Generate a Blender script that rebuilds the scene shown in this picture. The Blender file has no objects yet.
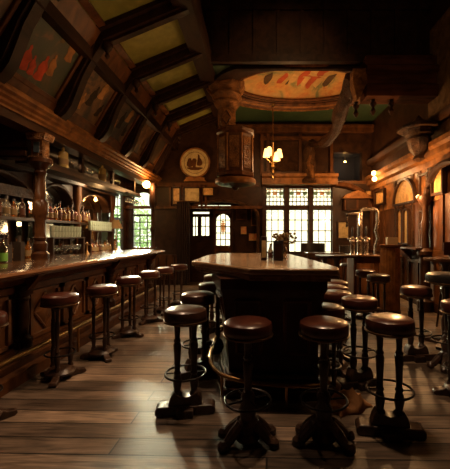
import bpy, math, random
from mathutils import Vector, Matrix
C = bpy.context.scene
COL = C.collection
PI = math.pi
random.seed(7)

# ------------------------------------------------------------------ camera, world, lights, exposure
EYE = 1.33
cam_d = bpy.data.cameras.new('camera'); cam = bpy.data.objects.new('camera', cam_d); COL.objects.link(cam)
cam.location = (0, 0, EYE); cam.rotation_euler = (PI / 2, 0, 0)
cam_d.sensor_fit = 'HORIZONTAL'; cam_d.sensor_width = 36; cam_d.lens = 26.4
cam_d.shift_x = -33 / 450; cam_d.shift_y = 1.5 / 450; cam_d.clip_start = 0.05
C.camera = cam; C.cycles.caustics_reflective = False
C.view_settings.view_transform = 'Standard'; C.view_settings.look = 'None'
C.view_settings.exposure = 0.0; C.view_settings.gamma = 1.0; C.view_settings.use_curve_mapping = False
world = bpy.data.worlds.new('world'); C.world = world; world.use_nodes = True
bg = world.node_tree.nodes['Background']
bg.inputs[0].default_value = (1.0, 0.93, 0.80, 1); bg.inputs[1].default_value = 2.3

def light(kind, name, loc, power, color=(1, .62, .3), size=.1, aim=None, spot=None, size_y=None, portal=False, blend=.6):
    d = bpy.data.lights.new(name, kind); d.energy = power; d.color = color
    if kind == 'AREA':
        d.size = size
        if size_y: d.shape = 'RECTANGLE'; d.size_y = size_y
        if portal: d.cycles.is_portal = True
    else: d.shadow_soft_size = size
    if spot: d.spot_size = math.radians(spot); d.spot_blend = blend
    o = bpy.data.objects.new(name, d); COL.objects.link(o); o.location = loc
    if aim is not None:
        o.rotation_euler = (Vector(aim) - Vector(loc)).to_track_quat('-Z', 'Y').to_euler()
    return o
WARM = (1, .56, .24)
light('SPOT', 'right_wall_fill', (1.3, 5.0, 3.55), 130, WARM, .1, aim=(3.1, 6.4, 1.3), spot=58, blend=.4)  # added fill spot without a fitting, brightens the right wall
# daylight portals just outside the glass
light('AREA', 'window_portal', (1.1, 9.28, 1.75), 1, size=2.3, size_y=2.1, aim=(1.1, 0, 1.75), portal=True)
light('AREA', 'door_portal', (-1.25, 9.75, 1.7), 1, size=1.5, size_y=1.5, aim=(-1.25, 0, 1.7), portal=True)
light('AREA', 'left_window_portal', (-3.85, 8.4, 1.7), 1, size=1.0, size_y=1.9, aim=(0, 8.4, 1.7), portal=True)
light('AREA', 'garden_window_portal', (-3.1, 9.28, 1.8), 1, size=.8, size_y=1.9, aim=(-3.1, 0, 1.8), portal=True)
sd = bpy.data.lights.new('hazy_sun', 'SUN'); sd.energy = 32; sd.color = (1, .86, .66); sd.angle = math.radians(14)
sun = bpy.data.objects.new('hazy_sun', sd); COL.objects.link(sun); sun.rotation_euler = Vector((.33, -1, -.30)).to_track_quat('-Z', 'Y').to_euler()
# ceiling lamps assumed above the frame, then unseen fill lights added for brightness
light('SPOT', 'lamp_over_island', (0.35, 2.5, 4.6), 260, (1, .66, .40), .12, aim=(0.35, 2.45, 0), spot=70)
light('SPOT', 'lamp_over_bar_stools', (-1.2, 3.6, 4.3), 170, (1, .66, .42), .12, aim=(-1.75, 4.1, 0), spot=85)
light('POINT', 'front_fill', (1.4, 2.4, 4.0), 28, WARM, .12)  # added fill from the front for the column and right beam
light('SPOT', 'fresco_fill', (-.9, 3.9, 2.7), 18, WARM, .1, aim=(-2.6, 5.6, 3.6), spot=120)  # unseen uplight added to warm the painted coffers
light('SPOT', 'column_dome_fill', (.7, 3.9, 4.9), 55, WARM, .1, aim=(.3, 7.2, 3.7), spot=75)  # added spot that brightens the hanging column and dome
light('SPOT', 'bar_front_fill', (-.2, 3.6, 3.7), 150, (1, .62, .33), .1, aim=(-2.2, 4.0, .6), spot=75)  # unseen spot added to light up the bar panels

# ------------------------------------------------------------------ materials
def newmat(name):
    m = bpy.data.materials.new(name); m.use_nodes = True
    nt = m.node_tree; b = nt.nodes['Principled BSDF']
    return m, nt, b
def N(nt, t, **kw):
    n = nt.nodes.new(t)
    for k, v in kw.items(): setattr(n, k, v)
    return n
def wood(name, c1, c2, rough=.4, scale=(1, 1, 1), freq=6.0, bump=.25, coat=0.0, carved=0, carve_scale=14, spec=.18):
    m, nt, b = newmat(name); L = nt.links.new
    tc = N(nt, 'ShaderNodeTexCoord'); mp = N(nt, 'ShaderNodeMapping'); mp.inputs['Scale'].default_value = scale
    L(tc.outputs['Object'], mp.inputs[0])
    no = N(nt, 'ShaderNodeTexNoise'); no.inputs['Scale'].default_value = freq; no.inputs['Detail'].default_value = 8
    no.inputs['Distortion'].default_value = .6
    L(mp.outputs[0], no.inputs['Vector'])
    cr = N(nt, 'ShaderNodeValToRGB'); e = cr.color_ramp.elements
    e[0].position = .3; e[0].color = (*c1, 1); e[1].position = .72; e[1].color = (*c2, 1)
    L(no.outputs['Fac'], cr.inputs[0]); L(cr.outputs[0], b.inputs['Base Color'])
    b.inputs['Roughness'].default_value = rough; b.inputs['Specular IOR Level'].default_value = spec
    if coat: b.inputs['Coat Weight'].default_value = coat; b.inputs['Coat Roughness'].default_value = .15
    bp = N(nt, 'ShaderNodeBump'); bp.inputs['Strength'].default_value = bump; bp.inputs['Distance'].default_value = .01
    L(no.outputs['Fac'], bp.inputs['Height'])
    if carved:
        vo = N(nt, 'ShaderNodeTexVoronoi'); vo.inputs['Scale'].default_value = carve_scale
        n2 = N(nt, 'ShaderNodeTexNoise'); n2.inputs['Scale'].default_value = carve_scale * .6
        mx = N(nt, 'ShaderNodeMixRGB'); mx.inputs[0].default_value = .25
        L(tc.outputs['Object'], n2.inputs['Vector'])
        L(tc.outputs['Object'], mx.inputs[1]); L(n2.outputs['Color'], mx.inputs[2]); L(mx.outputs[0], vo.inputs['Vector'])
        b2 = N(nt, 'ShaderNodeBump'); b2.inputs['Strength'].default_value = carved; b2.inputs['Distance'].default_value = .03
        L(vo.outputs['Distance'], b2.inputs['Height']); L(bp.outputs[0], b2.inputs['Normal']); L(b2.outputs[0], b.inputs['Normal'])
    else: L(bp.outputs[0], b.inputs['Normal'])
    return m
def plain(name, c, rough=.5, metal=0, emit=0, ec=None, trans=0, coat=0, bump=0, bscale=40, alpha=1):
    m, nt, b = newmat(name)
    b.inputs['Base Color'].default_value = (*c, 1); b.inputs['Roughness'].default_value = rough
    b.inputs['Metallic'].default_value = metal
    if emit: b.inputs['Emission Color'].default_value = (*(ec or c), 1); b.inputs['Emission Strength'].default_value = emit
    if trans: b.inputs['Transmission Weight'].default_value = trans
    if coat: b.inputs['Coat Weight'].default_value = coat; b.inputs['Coat Roughness'].default_value = .2
    no = N(nt, 'ShaderNodeTexNoise'); no.inputs['Scale'].default_value = bscale; no.inputs['Detail'].default_value = 4
    tc = N(nt, 'ShaderNodeTexCoord'); nt.links.new(tc.outputs['Object'], no.inputs['Vector'])
    if bump:
        bp = N(nt, 'ShaderNodeBump'); bp.inputs['Strength'].default_value = bump; bp.inputs['Distance'].default_value = .005
        nt.links.new(no.outputs['Fac'], bp.inputs['Height']); nt.links.new(bp.outputs[0], b.inputs['Normal'])
    mr = N(nt, 'ShaderNodeMapRange'); mr.inputs['To Min'].default_value = max(.02, rough - .07); mr.inputs['To Max'].default_value = min(1, rough + .07)
    nt.links.new(no.outputs['Fac'], mr.inputs['Value']); nt.links.new(mr.outputs[0], b.inputs['Roughness'])
    return m
def fresco(name, stops, scale=1.6, rough=.55, dist=1.5, seed=0.0, stretch=(1, 1, 1)):
    m, nt, b = newmat(name); L = nt.links.new
    tc = N(nt, 'ShaderNodeTexCoord'); mp = N(nt, 'ShaderNodeMapping'); mp.inputs['Location'].default_value = (seed, seed * 1.7, -seed)
    mp.inputs['Scale'].default_value = stretch
    L(tc.outputs['Object'], mp.inputs[0])
    no = N(nt, 'ShaderNodeTexNoise'); no.inputs['Scale'].default_value = scale; no.inputs['Detail'].default_value = 6
    no.inputs['Roughness'].default_value = .6; no.inputs['Distortion'].default_value = dist
    L(mp.outputs[0], no.inputs['Vector'])
    cr = N(nt, 'ShaderNodeValToRGB'); el = cr.color_ramp.elements
    while len(el) < len(stops): el.new(.5)
    for e, (p, c) in zip(el, stops): e.position = p; e.color = (*c, 1)
    n2 = N(nt, 'ShaderNodeTexNoise'); n2.inputs['Scale'].default_value = scale * 7; n2.inputs['Detail'].default_value = 8
    L(mp.outputs[0], n2.inputs['Vector'])
    mr = N(nt, 'ShaderNodeMapRange'); mr.inputs['To Min'].default_value = .55; mr.inputs['To Max'].default_value = 1.3
    L(n2.outputs['Fac'], mr.inputs['Value'])
    mx = N(nt, 'ShaderNodeMixRGB', blend_type='MULTIPLY'); mx.inputs[0].default_value = 1
    L(no.outputs['Fac'], cr.inputs[0]); L(cr.outputs[0], mx.inputs[1]); L(mr.outputs[0], mx.inputs[2])
    L(mx.outputs[0], b.inputs['Base Color']); b.inputs['Roughness'].default_value = rough
    return m
def floor_mat():
    m, nt, b = newmat('worn_floorboards'); L = nt.links.new
    tc = N(nt, 'ShaderNodeTexCoord'); mp = N(nt, 'ShaderNodeMapping'); mp.inputs['Rotation'].default_value = (0, 0, math.radians(1.5))
    L(tc.outputs['Object'], mp.inputs[0])
    br = N(nt, 'ShaderNodeTexBrick'); br.offset = .37; br.offset_frequency = 2
    for k, v in (('Scale', 1), ('Mortar Size', .006), ('Mortar Smooth', .2), ('Bias', 0), ('Brick Width', 2.6), ('Row Height', .165)): br.inputs[k].default_value = v
    br.inputs['Color1'].default_value = (0, 0, 0, 1); br.inputs['Color2'].default_value = (1, 1, 1, 1); br.inputs['Mortar'].default_value = (.5, .5, .5, 1)
    L(mp.outputs[0], br.inputs['Vector'])
    cr = N(nt, 'ShaderNodeValToRGB'); e = cr.color_ramp.elements
    e[0].color = (.085, .056, .038, 1); e[1].color = (.25, .172, .115, 1)
    L(br.outputs['Color'], cr.inputs[0])
    m2 = N(nt, 'ShaderNodeMapping'); m2.inputs['Scale'].default_value = (.8, 9, 1); L(mp.outputs[0], m2.inputs[0])
    no = N(nt, 'ShaderNodeTexNoise'); no.inputs['Scale'].default_value = 4; no.inputs['Detail'].default_value = 9; no.inputs['Distortion'].default_value = .8
    L(m2.outputs[0], no.inputs['Vector'])
    mr = N(nt, 'ShaderNodeMapRange'); mr.inputs['From Min'].default_value = .3; mr.inputs['From Max'].default_value = .7
    mr.inputs['To Min'].default_value = .35; mr.inputs['To Max'].default_value = 1.55; L(no.outputs['Fac'], mr.inputs['Value'])
    n3 = N(nt, 'ShaderNodeTexNoise'); n3.inputs['Scale'].default_value = 2.6; n3.inputs['Detail'].default_value = 7; L(tc.outputs['Object'], n3.inputs['Vector'])
    m3 = N(nt, 'ShaderNodeMapRange'); m3.inputs['From Min'].default_value = .3; m3.inputs['From Max'].default_value = .7
    m3.inputs['To Min'].default_value = .5; m3.inputs['To Max'].default_value = 1.35; L(n3.outputs['Fac'], m3.inputs['Value'])
    a = N(nt, 'ShaderNodeMixRGB', blend_type='MULTIPLY'); a.inputs[0].default_value = 1; L(cr.outputs[0], a.inputs[1]); L(mr.outputs[0], a.inputs[2])
    a2 = N(nt, 'ShaderNodeMixRGB', blend_type='MULTIPLY'); a2.inputs[0].default_value = 1; L(a.outputs[0], a2.inputs[1]); L(m3.outputs[0], a2.inputs[2])
    a3 = N(nt, 'ShaderNodeMixRGB'); L(br.outputs['Fac'], a3.inputs[0]); L(a2.outputs[0], a3.inputs[1]); a3.inputs[2].default_value = (.008, .005, .003, 1)
    L(a3.outputs[0], b.inputs['Base Color'])
    r = N(nt, 'ShaderNodeMapRange'); r.inputs['To Min'].default_value = .30; r.inputs['To Max'].default_value = .55; L(no.outputs['Fac'], r.inputs['Value'])
    L(r.outputs[0], b.inputs['Roughness'])
    bp = N(nt, 'ShaderNodeBump'); bp.inputs['Strength'].default_value = .35; bp.inputs['Distance'].default_value = .006; L(no.outputs['Fac'], bp.inputs['Height'])
    b2 = N(nt, 'ShaderNodeBump', invert=True); b2.inputs['Strength'].default_value = .8; b2.inputs['Distance'].default_value = .008
    L(br.outputs['Fac'], b2.inputs['Height']); L(bp.outputs[0], b2.inputs['Normal']); L(b2.outputs[0], b.inputs['Normal'])
    return m
def pane_mat(name, tint, rough, opal=.3):
    m = bpy.data.materials.new(name); m.use_nodes = True; nt = m.node_tree; nt.nodes.clear(); L = nt.links.new
    out = N(nt, 'ShaderNodeOutputMaterial'); tr = N(nt, 'ShaderNodeBsdfTransparent'); tr.inputs[0].default_value = (*tint, 1)
    tl = N(nt, 'ShaderNodeBsdfTranslucent'); gl = N(nt, 'ShaderNodeBsdfGlossy'); gl.inputs['Roughness'].default_value = rough
    no = N(nt, 'ShaderNodeTexNoise'); no.inputs['Scale'].default_value = 9; tc = N(nt, 'ShaderNodeTexCoord'); L(tc.outputs['Object'], no.inputs['Vector'])
    cr = N(nt, 'ShaderNodeValToRGB'); cr.color_ramp.elements[0].color = (.75, .8, .7, 1); cr.color_ramp.elements[1].color = (1, .97, .88, 1)
    L(no.outputs['Fac'], cr.inputs[0]); L(cr.outputs[0], tl.inputs[0])
    m1 = N(nt, 'ShaderNodeMixShader'); m1.inputs[0].default_value = opal; L(tr.outputs[0], m1.inputs[1]); L(tl.outputs[0], m1.inputs[2])
    m2 = N(nt, 'ShaderNodeMixShader'); m2.inputs[0].default_value = .06; L(m1.outputs[0], m2.inputs[1]); L(gl.outputs[0], m2.inputs[2])
    L(m2.outputs[0], out.inputs[0]); return m
def thin_glass(name, tint=(.95, .97, .95), gloss=.22):
    m = bpy.data.materials.new(name); m.use_nodes = True; nt = m.node_tree; nt.nodes.clear(); L = nt.links.new
    out = N(nt, 'ShaderNodeOutputMaterial'); tr = N(nt, 'ShaderNodeBsdfTransparent'); tr.inputs[0].default_value = (*tint, 1)
    gl = N(nt, 'ShaderNodeBsdfGlossy'); gl.inputs['Roughness'].default_value = .08
    lw = N(nt, 'ShaderNodeLayerWeight'); lw.inputs[0].default_value = .35
    mr = N(nt, 'ShaderNodeMapRange'); mr.inputs['To Min'].default_value = gloss; mr.inputs['To Max'].default_value = .9; L(lw.outputs['Facing'], mr.inputs['Value'])
    mx = N(nt, 'ShaderNodeMixShader'); L(mr.outputs[0], mx.inputs[0]); L(tr.outputs[0], mx.inputs[1]); L(gl.outputs[0], mx.inputs[2])
    L(mx.outputs[0], out.inputs[0]); return m

DARK = wood('dark_oak', (.020, .009, .005), (.060, .026, .012), .38, (1, 1, 1), 5, .3)
DARKY = wood('dark_oak_long_grain', (.018, .008, .004), (.070, .030, .013), .36, (3, .5, 3), 5, .3)
BEAM = wood('smoked_beam', (.012, .005, .003), (.038, .016, .007), .5, (2, .7, 2), 4, .4, spec=.15)
MID = wood('brown_oak', (.045, .016, .006), (.15, .056, .018), .38, (1, 1, .4), 7, .3)
TAN = wood('golden_oak', (.11, .042, .012), (.34, .14, .040), .4, (1, 1, 1), 7, .3)
TANC = wood('carved_golden_oak', (.09, .034, .010), (.38, .16, .045), .42, (1, 1, 1), 8, .3, carved=1.0, carve_scale=26)
MIDC = wood('carved_brown_oak', (.035, .015, .007), (.14, .062, .025), .42, (1, 1, 1), 8, .3, carved=1.0, carve_scale=30)
PANEL = wood('bar_panel_oak', (.075, .028, .010), (.24, .095, .034), .33, (1, 1, .35), 7, .25, spec=.5)
TOP = wood('polished_bar_top', (.050, .020, .009), (.13, .060, .026), .2, (5, .5, 2), 4, .12, coat=.5, spec=.5)
TOPE = wood('polished_edge', (.13, .052, .020), (.28, .12, .048), .25, (4, .5, 3), 4, .12, coat=.4, spec=.5)
ISL = wood('mahogany', (.022, .009, .006), (.075, .028, .014), .3, (1, 1, .4), 6, .2)
IRON = wood('worn_dark_stool_wood', (.018, .009, .006), (.075, .036, .020), .33, (2, 2, .6), 9, .4, spec=.5)
IRONM = plain('blackened_iron', (.035, .028, .024), .35, .8, bump=.2)
LEATHER = wood('oxblood_leather', (.045, .011, .007), (.12, .032, .018), .30, (1, 1, 1), 5, .12, coat=.25, spec=.5)
LEATHERB = wood('brown_leather', (.035, .015, .009), (.10, .045, .025), .30, (1, 1, 1), 5, .12, coat=.25, spec=.5)
BLACKLEA = plain('black_leather', (.02, .016, .015), .4, bump=.2)
BRASS = plain('aged_brass', (.42, .24, .09), .3, 1, bump=.1)
BRONZE = plain('dull_bronze', (.14, .075, .035), .35, .9, bump=.1)
SILVER = plain('pewter', (.55, .45, .36), .28, 1, bump=.1)
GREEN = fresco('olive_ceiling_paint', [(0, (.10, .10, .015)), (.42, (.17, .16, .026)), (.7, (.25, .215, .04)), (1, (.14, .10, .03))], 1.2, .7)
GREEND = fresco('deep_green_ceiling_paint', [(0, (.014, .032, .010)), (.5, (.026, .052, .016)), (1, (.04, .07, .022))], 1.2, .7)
PLAST = wood('aged_upper_wall', (.10, .055, .025), (.24, .14, .065), .7, (1, 1, 1), 9, .5, carved=.6, carve_scale=9)
FR_A = [(0, (.008, .018, .005)), (.42, (.018, .030, .008)), (.54, (.035, .034, .010)), (.60, (.12, .055, .015)), (.66, (.08, .035, .012)), (1, (.03, .02, .01))]
FR_B = [(0, (.018, .010, .006)), (.44, (.030, .018, .010)), (.53, (.10, .045, .014)), (.60, (.17, .080, .024)), (.66, (.05, .028, .014)), (1, (.03, .018, .01))]
FRES = [fresco('ceiling_fresco_%s' % n, st, sc, .55, .9, sd) for n, st, sc, sd in (('red', FR_A, 1.3, 2.3), ('smoke', FR_B, 1.7, 7.9), ('ochre', FR_B, 1.2, 13.1))]
DOMEF = fresco('dome_fresco', [(0, (.10, .12, .04)), (.38, (.18, .17, .055)), (.45, (.42, .25, .07)), (.54, (.50, .24, .055)), (.60, (.46, .16, .035)), (.66, (.48, .30, .08)), (1, (.22, .18, .07))], 1.7, .6, .8, 4.0)
GOLDP = fresco('amber_picture', [(0, (.10, .045, .012)), (.42, (.5, .25, .07)), (.55, (.72, .42, .14)), (1, (.60, .33, .10))], 4.5, .5, 1.2, 1.0)
PARCH = fresco('parchment_picture', [(0, (.12, .08, .03)), (.40, (.45, .32, .13)), (.55, (.62, .46, .2)), (1, (.5, .36, .15))], 5, .5, 1.0, 9.0)
REDP = fresco('red_poster_print', [(0, (.4, .05, .02)), (.45, (.8, .18, .05)), (.55, (.8, .45, .16)), (1, (.5, .09, .03))], 6, .5, 1.0, 5.0)
FLOOR = floor_mat()
PANE = pane_mat('leaded_white_glass', (.80, .80, .70), .1, .10)
PANEC = pane_mat('clear_old_glass', (.9, .95, .88), .05, .04)
STAIN = plain('amber_stained_glass', (.5, .22, .08), .3, 0, trans=.5)
STAING = plain('green_stained_glass', (.16, .26, .14), .3, 0, trans=.5)
LEAD = plain('lead_came', (.04, .035, .03), .5, .3)
MIRROR = plain('old_mirror', (.72, .66, .55), .06, 1)
GLASS = thin_glass('drinking_glass')
RIB = plain('milky_green_glass', (.55, .62, .48), .2, 0, trans=.25, coat=.4)
def bottle_mat(n, c): return plain(n, c, .12, 0, trans=.65, coat=.4)
BM = {'amber': bottle_mat('amber_glass', (.50, .16, .015)), 'brown': bottle_mat('brown_glass', (.18, .06, .02)), 'green': bottle_mat('green_glass', (.06, .14, .05)),
      'clear': bottle_mat('pale_glass', (.55, .48, .36)), 'dark': bottle_mat('near_black_glass', (.03, .02, .015)), 'red': bottle_mat('red_glass', (.42, .07, .03))}
LABELC = plain('cream_label_paper', (.24, .15, .06), .7); LABELR = plain('rust_label_paper', (.10, .03, .012), .7); LABELG = plain('bright_green_label', (.16, .42, .06), .6)
CAPM = plain('dark_bottle_cap', (.05, .035, .03), .4, .5)
GLOW = plain('lit_lamp_shade', (.9, .6, .3), .5, emit=3.2, ec=(1, .55, .16))
GLOB = plain('lit_globe', (.9, .7, .4), .5, emit=22, ec=(1, .50, .13))
LEAF = plain('garden_leaves', (.20, .42, .06), .6); BARK = plain('bark', (.09, .06, .04), .8); GRASS = plain('garden_lawn', (.16, .34, .05), .9)
DRY = plain('dried_petals', (.26, .16, .055), .8); RAG = wood('tan_cloth', (.20, .085, .03), (.42, .20, .08), .7, (1, 1, 1), 8, .4)
CURTAIN = wood('dark_curtain_cloth', (.02, .012, .01), (.05, .028, .02), .85, (4, 4, .3), 8, .5)
NIGHT = plain('dark_blue_wall', (.006, .008, .020), .8)

# ------------------------------------------------------------------ mesh helpers
class MB:
    def __init__(s): s.v = []; s.f = []; s.mi = []; s.M = Matrix.Identity(4); s.m = 0
    def add(s, vs, fs):
        n = len(s.v); s.v += [tuple(s.M @ Vector(p)) for p in vs]
        s.f += [tuple(i + n for i in f) for f in fs]; s.mi += [s.m] * len(fs); return s
    def box(s, x0, x1, y0, y1, z0, z1):
        vs = [(x, y, z) for x in (x0, x1) for y in (y0, y1) for z in (z0, z1)]
        return s.add(vs, [(0, 1, 3, 2), (4, 6, 7, 5), (0, 4, 5, 1), (2, 3, 7, 6), (0, 2, 6, 4), (1, 5, 7, 3)])
    def prism(s, poly, a, b, ax='z'):
        def P(p, t): return (p[0], p[1], t) if ax == 'z' else ((p[0], t, p[1]) if ax == 'y' else (t, p[0], p[1]))
        n = len(poly); vs = [P(p, a) for p in poly] + [P(p, b) for p in poly]
        return s.add(vs, [tuple(range(n)), tuple(range(2 * n - 1, n - 1, -1))] + [(i, (i + 1) % n, n + (i + 1) % n, n + i) for i in range(n)])
    def loft(s, rings, cap=True):
        n = len(rings[0]); vs = [p for r in rings for p in r]; fs = []
        for k in range(len(rings) - 1):
            for i in range(n): fs.append((k * n + i, k * n + (i + 1) % n, (k + 1) * n + (i + 1) % n, (k + 1) * n + i))
        if cap: fs += [tuple(range(n)), tuple(range((len(rings) - 1) * n, len(rings) * n))]
        return s.add(vs, fs)
    def lathe(s, prof, c=(0, 0, 0), n=20, sx=1, sy=1, rot=0, cap=True):
        return s.loft([[(c[0] + r * sx * math.cos(rot + 2 * PI * i / n), c[1] + r * sy * math.sin(rot + 2 * PI * i / n), c[2] + z) for i in range(n)] for r, z in prof], cap)
    def tube(s, path, r, n=8, closed=False):
        P = [Vector(p) for p in path]; m = len(P); rings = []
        rr = r if isinstance(r, (list, tuple)) else [r] * m
        for i, p in enumerate(P):
            t = (P[(i + 1) % m] - P[i - 1]) if closed else (P[min(i + 1, m - 1)] - P[max(i - 1, 0)])
            t.normalize(); u = Vector((0, 0, 1)) if abs(t.z) < .9 else Vector((1, 0, 0))
            a = t.cross(u).normalized(); b = a.cross(t).normalized()
            rings.append([tuple(p + (a * math.cos(2 * PI * k / n) + b * math.sin(2 * PI * k / n)) * rr[i]) for k in range(n)])
        if closed: rings.append(rings[0])
        return s.loft(rings, not closed)
    def ring(s, c, R, r, n=32, m=8, sy=1): return s.tube([(c[0] + R * math.cos(2 * PI * i / n), c[1] + R * sy * math.sin(2 * PI * i / n), c[2]) for i in range(n)], r, m, True)
    def build(s, name, mats, parent=None, bevel=0, loc=None, smooth=True):
        me = bpy.data.meshes.new(name); me.from_pydata(s.v, [], s.f)
        for m in (mats if isinstance(mats, (list, tuple)) else [mats]): me.materials.append(m)
        for p, i in zip(me.polygons, s.mi): p.material_index = i
        import bmesh
        bm = bmesh.new(); bm.from_mesh(me)
        bmesh.ops.remove_doubles(bm, verts=bm.verts, dist=1e-5); bmesh.ops.recalc_face_normals(bm, faces=bm.faces); bm.to_mesh(me); bm.free()
        if smooth:
            me.polygons.foreach_set('use_smooth', [True] * len(me.polygons)); me.set_sharp_from_angle(angle=math.radians(38))
        o = bpy.data.objects.new(name, me); COL.objects.link(o)
        if loc: o.location = loc
        if parent: o.parent = parent
        if bevel:
            b = o.modifiers.new('bevel', 'BEVEL'); b.width = bevel; b.segments = 2; b.limit_method = 'ANGLE'
        return o
def thing(name, label, cat, loc=(0, 0, 0), rz=0, group=None):
    o = bpy.data.objects.new(name, None); COL.objects.link(o); o.location = loc; o.rotation_euler = (0, 0, rz); o.empty_display_size = .1
    return tag(o, label, cat, group)
def tag(o, label, cat, group=None):
    o['label'] = label; o['category'] = cat
    if group: o['group'] = group
    return o
def struct(o): o['kind'] = 'structure'; return o
def copy_tree(o, parent=None):
    c = o.copy(); COL.objects.link(c)
    if parent: c.parent = parent
    for ch in list(kids.get(o.name, [])): copy_tree(ch, c)
    return c
kids = {}
def family(root):
    kids[root.name] = [o for o in COL.objects if o.parent == root]
    for k in kids[root.name]: family(k)
def smooth0(P, it=2):
    for _ in range(it):
        Q = [P[0]]
        for a, b in zip(P, P[1:]): Q += [tuple(a[i] * .75 + b[i] * .25 for i in range(len(a))), tuple(a[i] * .25 + b[i] * .75 for i in range(len(a)))]
        P = Q + [P[-1]]
    return P
def BX(px, Y=9.0): return (px - 258) * Y / 330
def BZ(py, Y=9.0): return EYE + (236 - py) * Y / 330

# ------------------------------------------------------------------ room shell
XL, XR, YB, YF, ZC = -3.6, 3.1, 9.0, -2.6, 5.7
BAYZ = 4.43
struct(MB().box(XL - .3, XR + .3, YF - .2, 9.8, -.1, 0).build('floor', FLOOR))
def wall_holes(mb, u0, u1, z0, z1, holes, put):
    us = sorted({u0, u1, *[h[0] for h in holes], *[h[1] for h in holes]}); zs = sorted({z0, z1, *[h[2] for h in holes], *[h[3] for h in holes]})
    for a, b in zip(us, us[1:]):
        for c, d in zip(zs, zs[1:]):
            if not any(h[0] <= a and b <= h[1] and h[2] <= c and d <= h[3] for h in holes): put(mb, a, b, c, d)
cols = [(265.5, 284.5), (288.5, 308.5), (312.5, 332)]
WZ = (BZ(252.5), BZ(209), BZ(206), BZ(187.5))
holes = [(BX(a), BX(b), WZ[0], WZ[3]) for a, b in cols]
GW = (-3.44, -2.84, .95, 2.55)
holes.append(GW)
AR = (BX(182.5), BX(258), 0.0, 2.28)
holes.append(AR)
NIC = (BX(333.5), BX(362), BZ(183), BZ(152)); holes.append(NIC)
mb = MB(); wall_holes(mb, XL, XR + .2, 0, 5.12, holes, lambda m, a, b, c, d: m.box(a, b, YB, YB + .2, c, d))
# arched head of the entry: spandrels fill the corners of the square opening
acx = (AR[0] + AR[1]) / 2; arx = (AR[1] - AR[0]) / 2
arc = [(acx + arx * math.cos(t), 1.88 + .40 * math.sin(t)) for t in [PI * i / 16 for i in range(17)]]
mb.prism([(AR[1], 2.28)] + arc[:9], YB, YB + .2, 'y'); mb.prism([(AR[0], 2.28)] + arc[:7:-1], YB, YB + .2, 'y')
struct(mb.build('wall_back', DARK))
mb = MB(); mb.tube([(x, YB - .02, z) for x, z in [(AR[1], 0)] + arc + [(AR[0], 0)]], .045, 8)
struct(mb.build('trim_1', MIDC))
# niche behind the dark blue opening
mb = MB(); mb.box(NIC[0] - .1, NIC[1] + .1, 9.7, 9.75, NIC[2] - .2, NIC[3] + .1); mb.box(NIC[0] - .1, NIC[1] + .1, 9.2, 9.7, NIC[2] - .1, NIC[2]); mb.box(NIC[0] - .1, NIC[1] + .1, 9.2, 9.7, NIC[3], NIC[3] + .05)
mb.box(NIC[0] - .1, NIC[0], 9.2, 9.7, NIC[2], NIC[3]); mb.box(NIC[1], NIC[1] + .1, 9.2, 9.7, NIC[2], NIC[3])
struct(mb.build('wall_niche', NIGHT))
# entry recess
DR = (AR[0], AR[1], 9.55)
dh = [(BX(192.5, 9.55), BX(231, 9.55), BZ(207.3, 9.55), BZ(204.8, 9.55)), (BX(192.5, 9.55), BX(209.5, 9.55), BZ(214, 9.55), BZ(211.5, 9.55)),
      (BX(192.5, 9.55), BX(198, 9.55), BZ(236, 9.55), BZ(216.5, 9.55)), (BX(200.8, 9.55), BX(209.5, 9.55), BZ(236, 9.55), BZ(216.5, 9.55)),
      (BX(215.7, 9.55), BX(230.3, 9.55), BZ(246, 9.55), BZ(213.5, 9.55))]
mb = MB(); wall_holes(mb, AR[0] - .25, AR[1] + .1, 0, 2.9, dh, lambda m, a, b, c, d: m.box(a, b, 9.55, 9.65, c, d))
mb.box(AR[0] - .25, AR[0] - .1, 9.2, 9.65, 0, 2.9); mb.box(AR[1], AR[1] + .1, 9.2, 9.65, 0, 2.9); mb.box(AR[0] - .25, AR[1] + .1, 9.2, 9.65, 2.6, 2.9)
struct(mb.build('wall_entry', DARK))
def grid_window(name, x0, x1, z0, z1, y, nx, nz, pane=PANE, fr=.026, bar=.012, frame_mat=DARK, arch=False, deco=None):
    mb = MB(); w = fr
    mb.box(x0, x0 + w, y - .03, y + .03, z0, z1); mb.box(x1 - w, x1, y - .03, y + .03, z0, z1); mb.box(x0 + w, x1 - w, y - .03, y + .03, z0, z0 + w); mb.box(x0 + w, x1 - w, y - .03, y + .03, z1 - w, z1)
    if arch:
        cx = (x0 + x1) / 2; r = (x1 - x0) / 2 - w * .6; zs = z1 - w - r
        a = [(cx + r * math.cos(t), zs + r * math.sin(t)) for t in [PI * i / 12 for i in range(13)]]
        mb.prism([(x1 - w * .5, z1 - w * .5)] + a[:7], y - .025, y + .025, 'y'); mb.prism([(x0 + w * .5, z1 - w * .5)] + a[:5:-1], y - .025, y + .025, 'y')
    fo = struct(mb.build(name, frame_mat))
    MB().box(x0 + w * .8, x1 - w * .8, y - .004, y + .004, z0 + w * .8, z1 - w * .8).build('pane', pane, fo)
    if nx or nz:
        mb = MB()
        for i in range(1, nx): x = x0 + (x1 - x0) * i / nx; mb.box(x - bar, x + bar, y - .012, y + .012, z0 + w, z1 - w)
        for i in range(1, nz): z = z0 + (z1 - z0) * i / nz; mb.box(x0 + w, x1 - w, y - .0125, y + .0125, z - bar, z + bar)
        mb.build('glazing_bars', LEAD, fo)
    if deco:
        mb = MB(); mb2 = MB()
        deco(mb, mb2, x0, x1, z0, z1, y)
        mb.build('stained_pieces', STAIN, fo)
        if mb2.v: mb2.build('green_stained_pieces', STAING, fo)
    return fo
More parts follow.
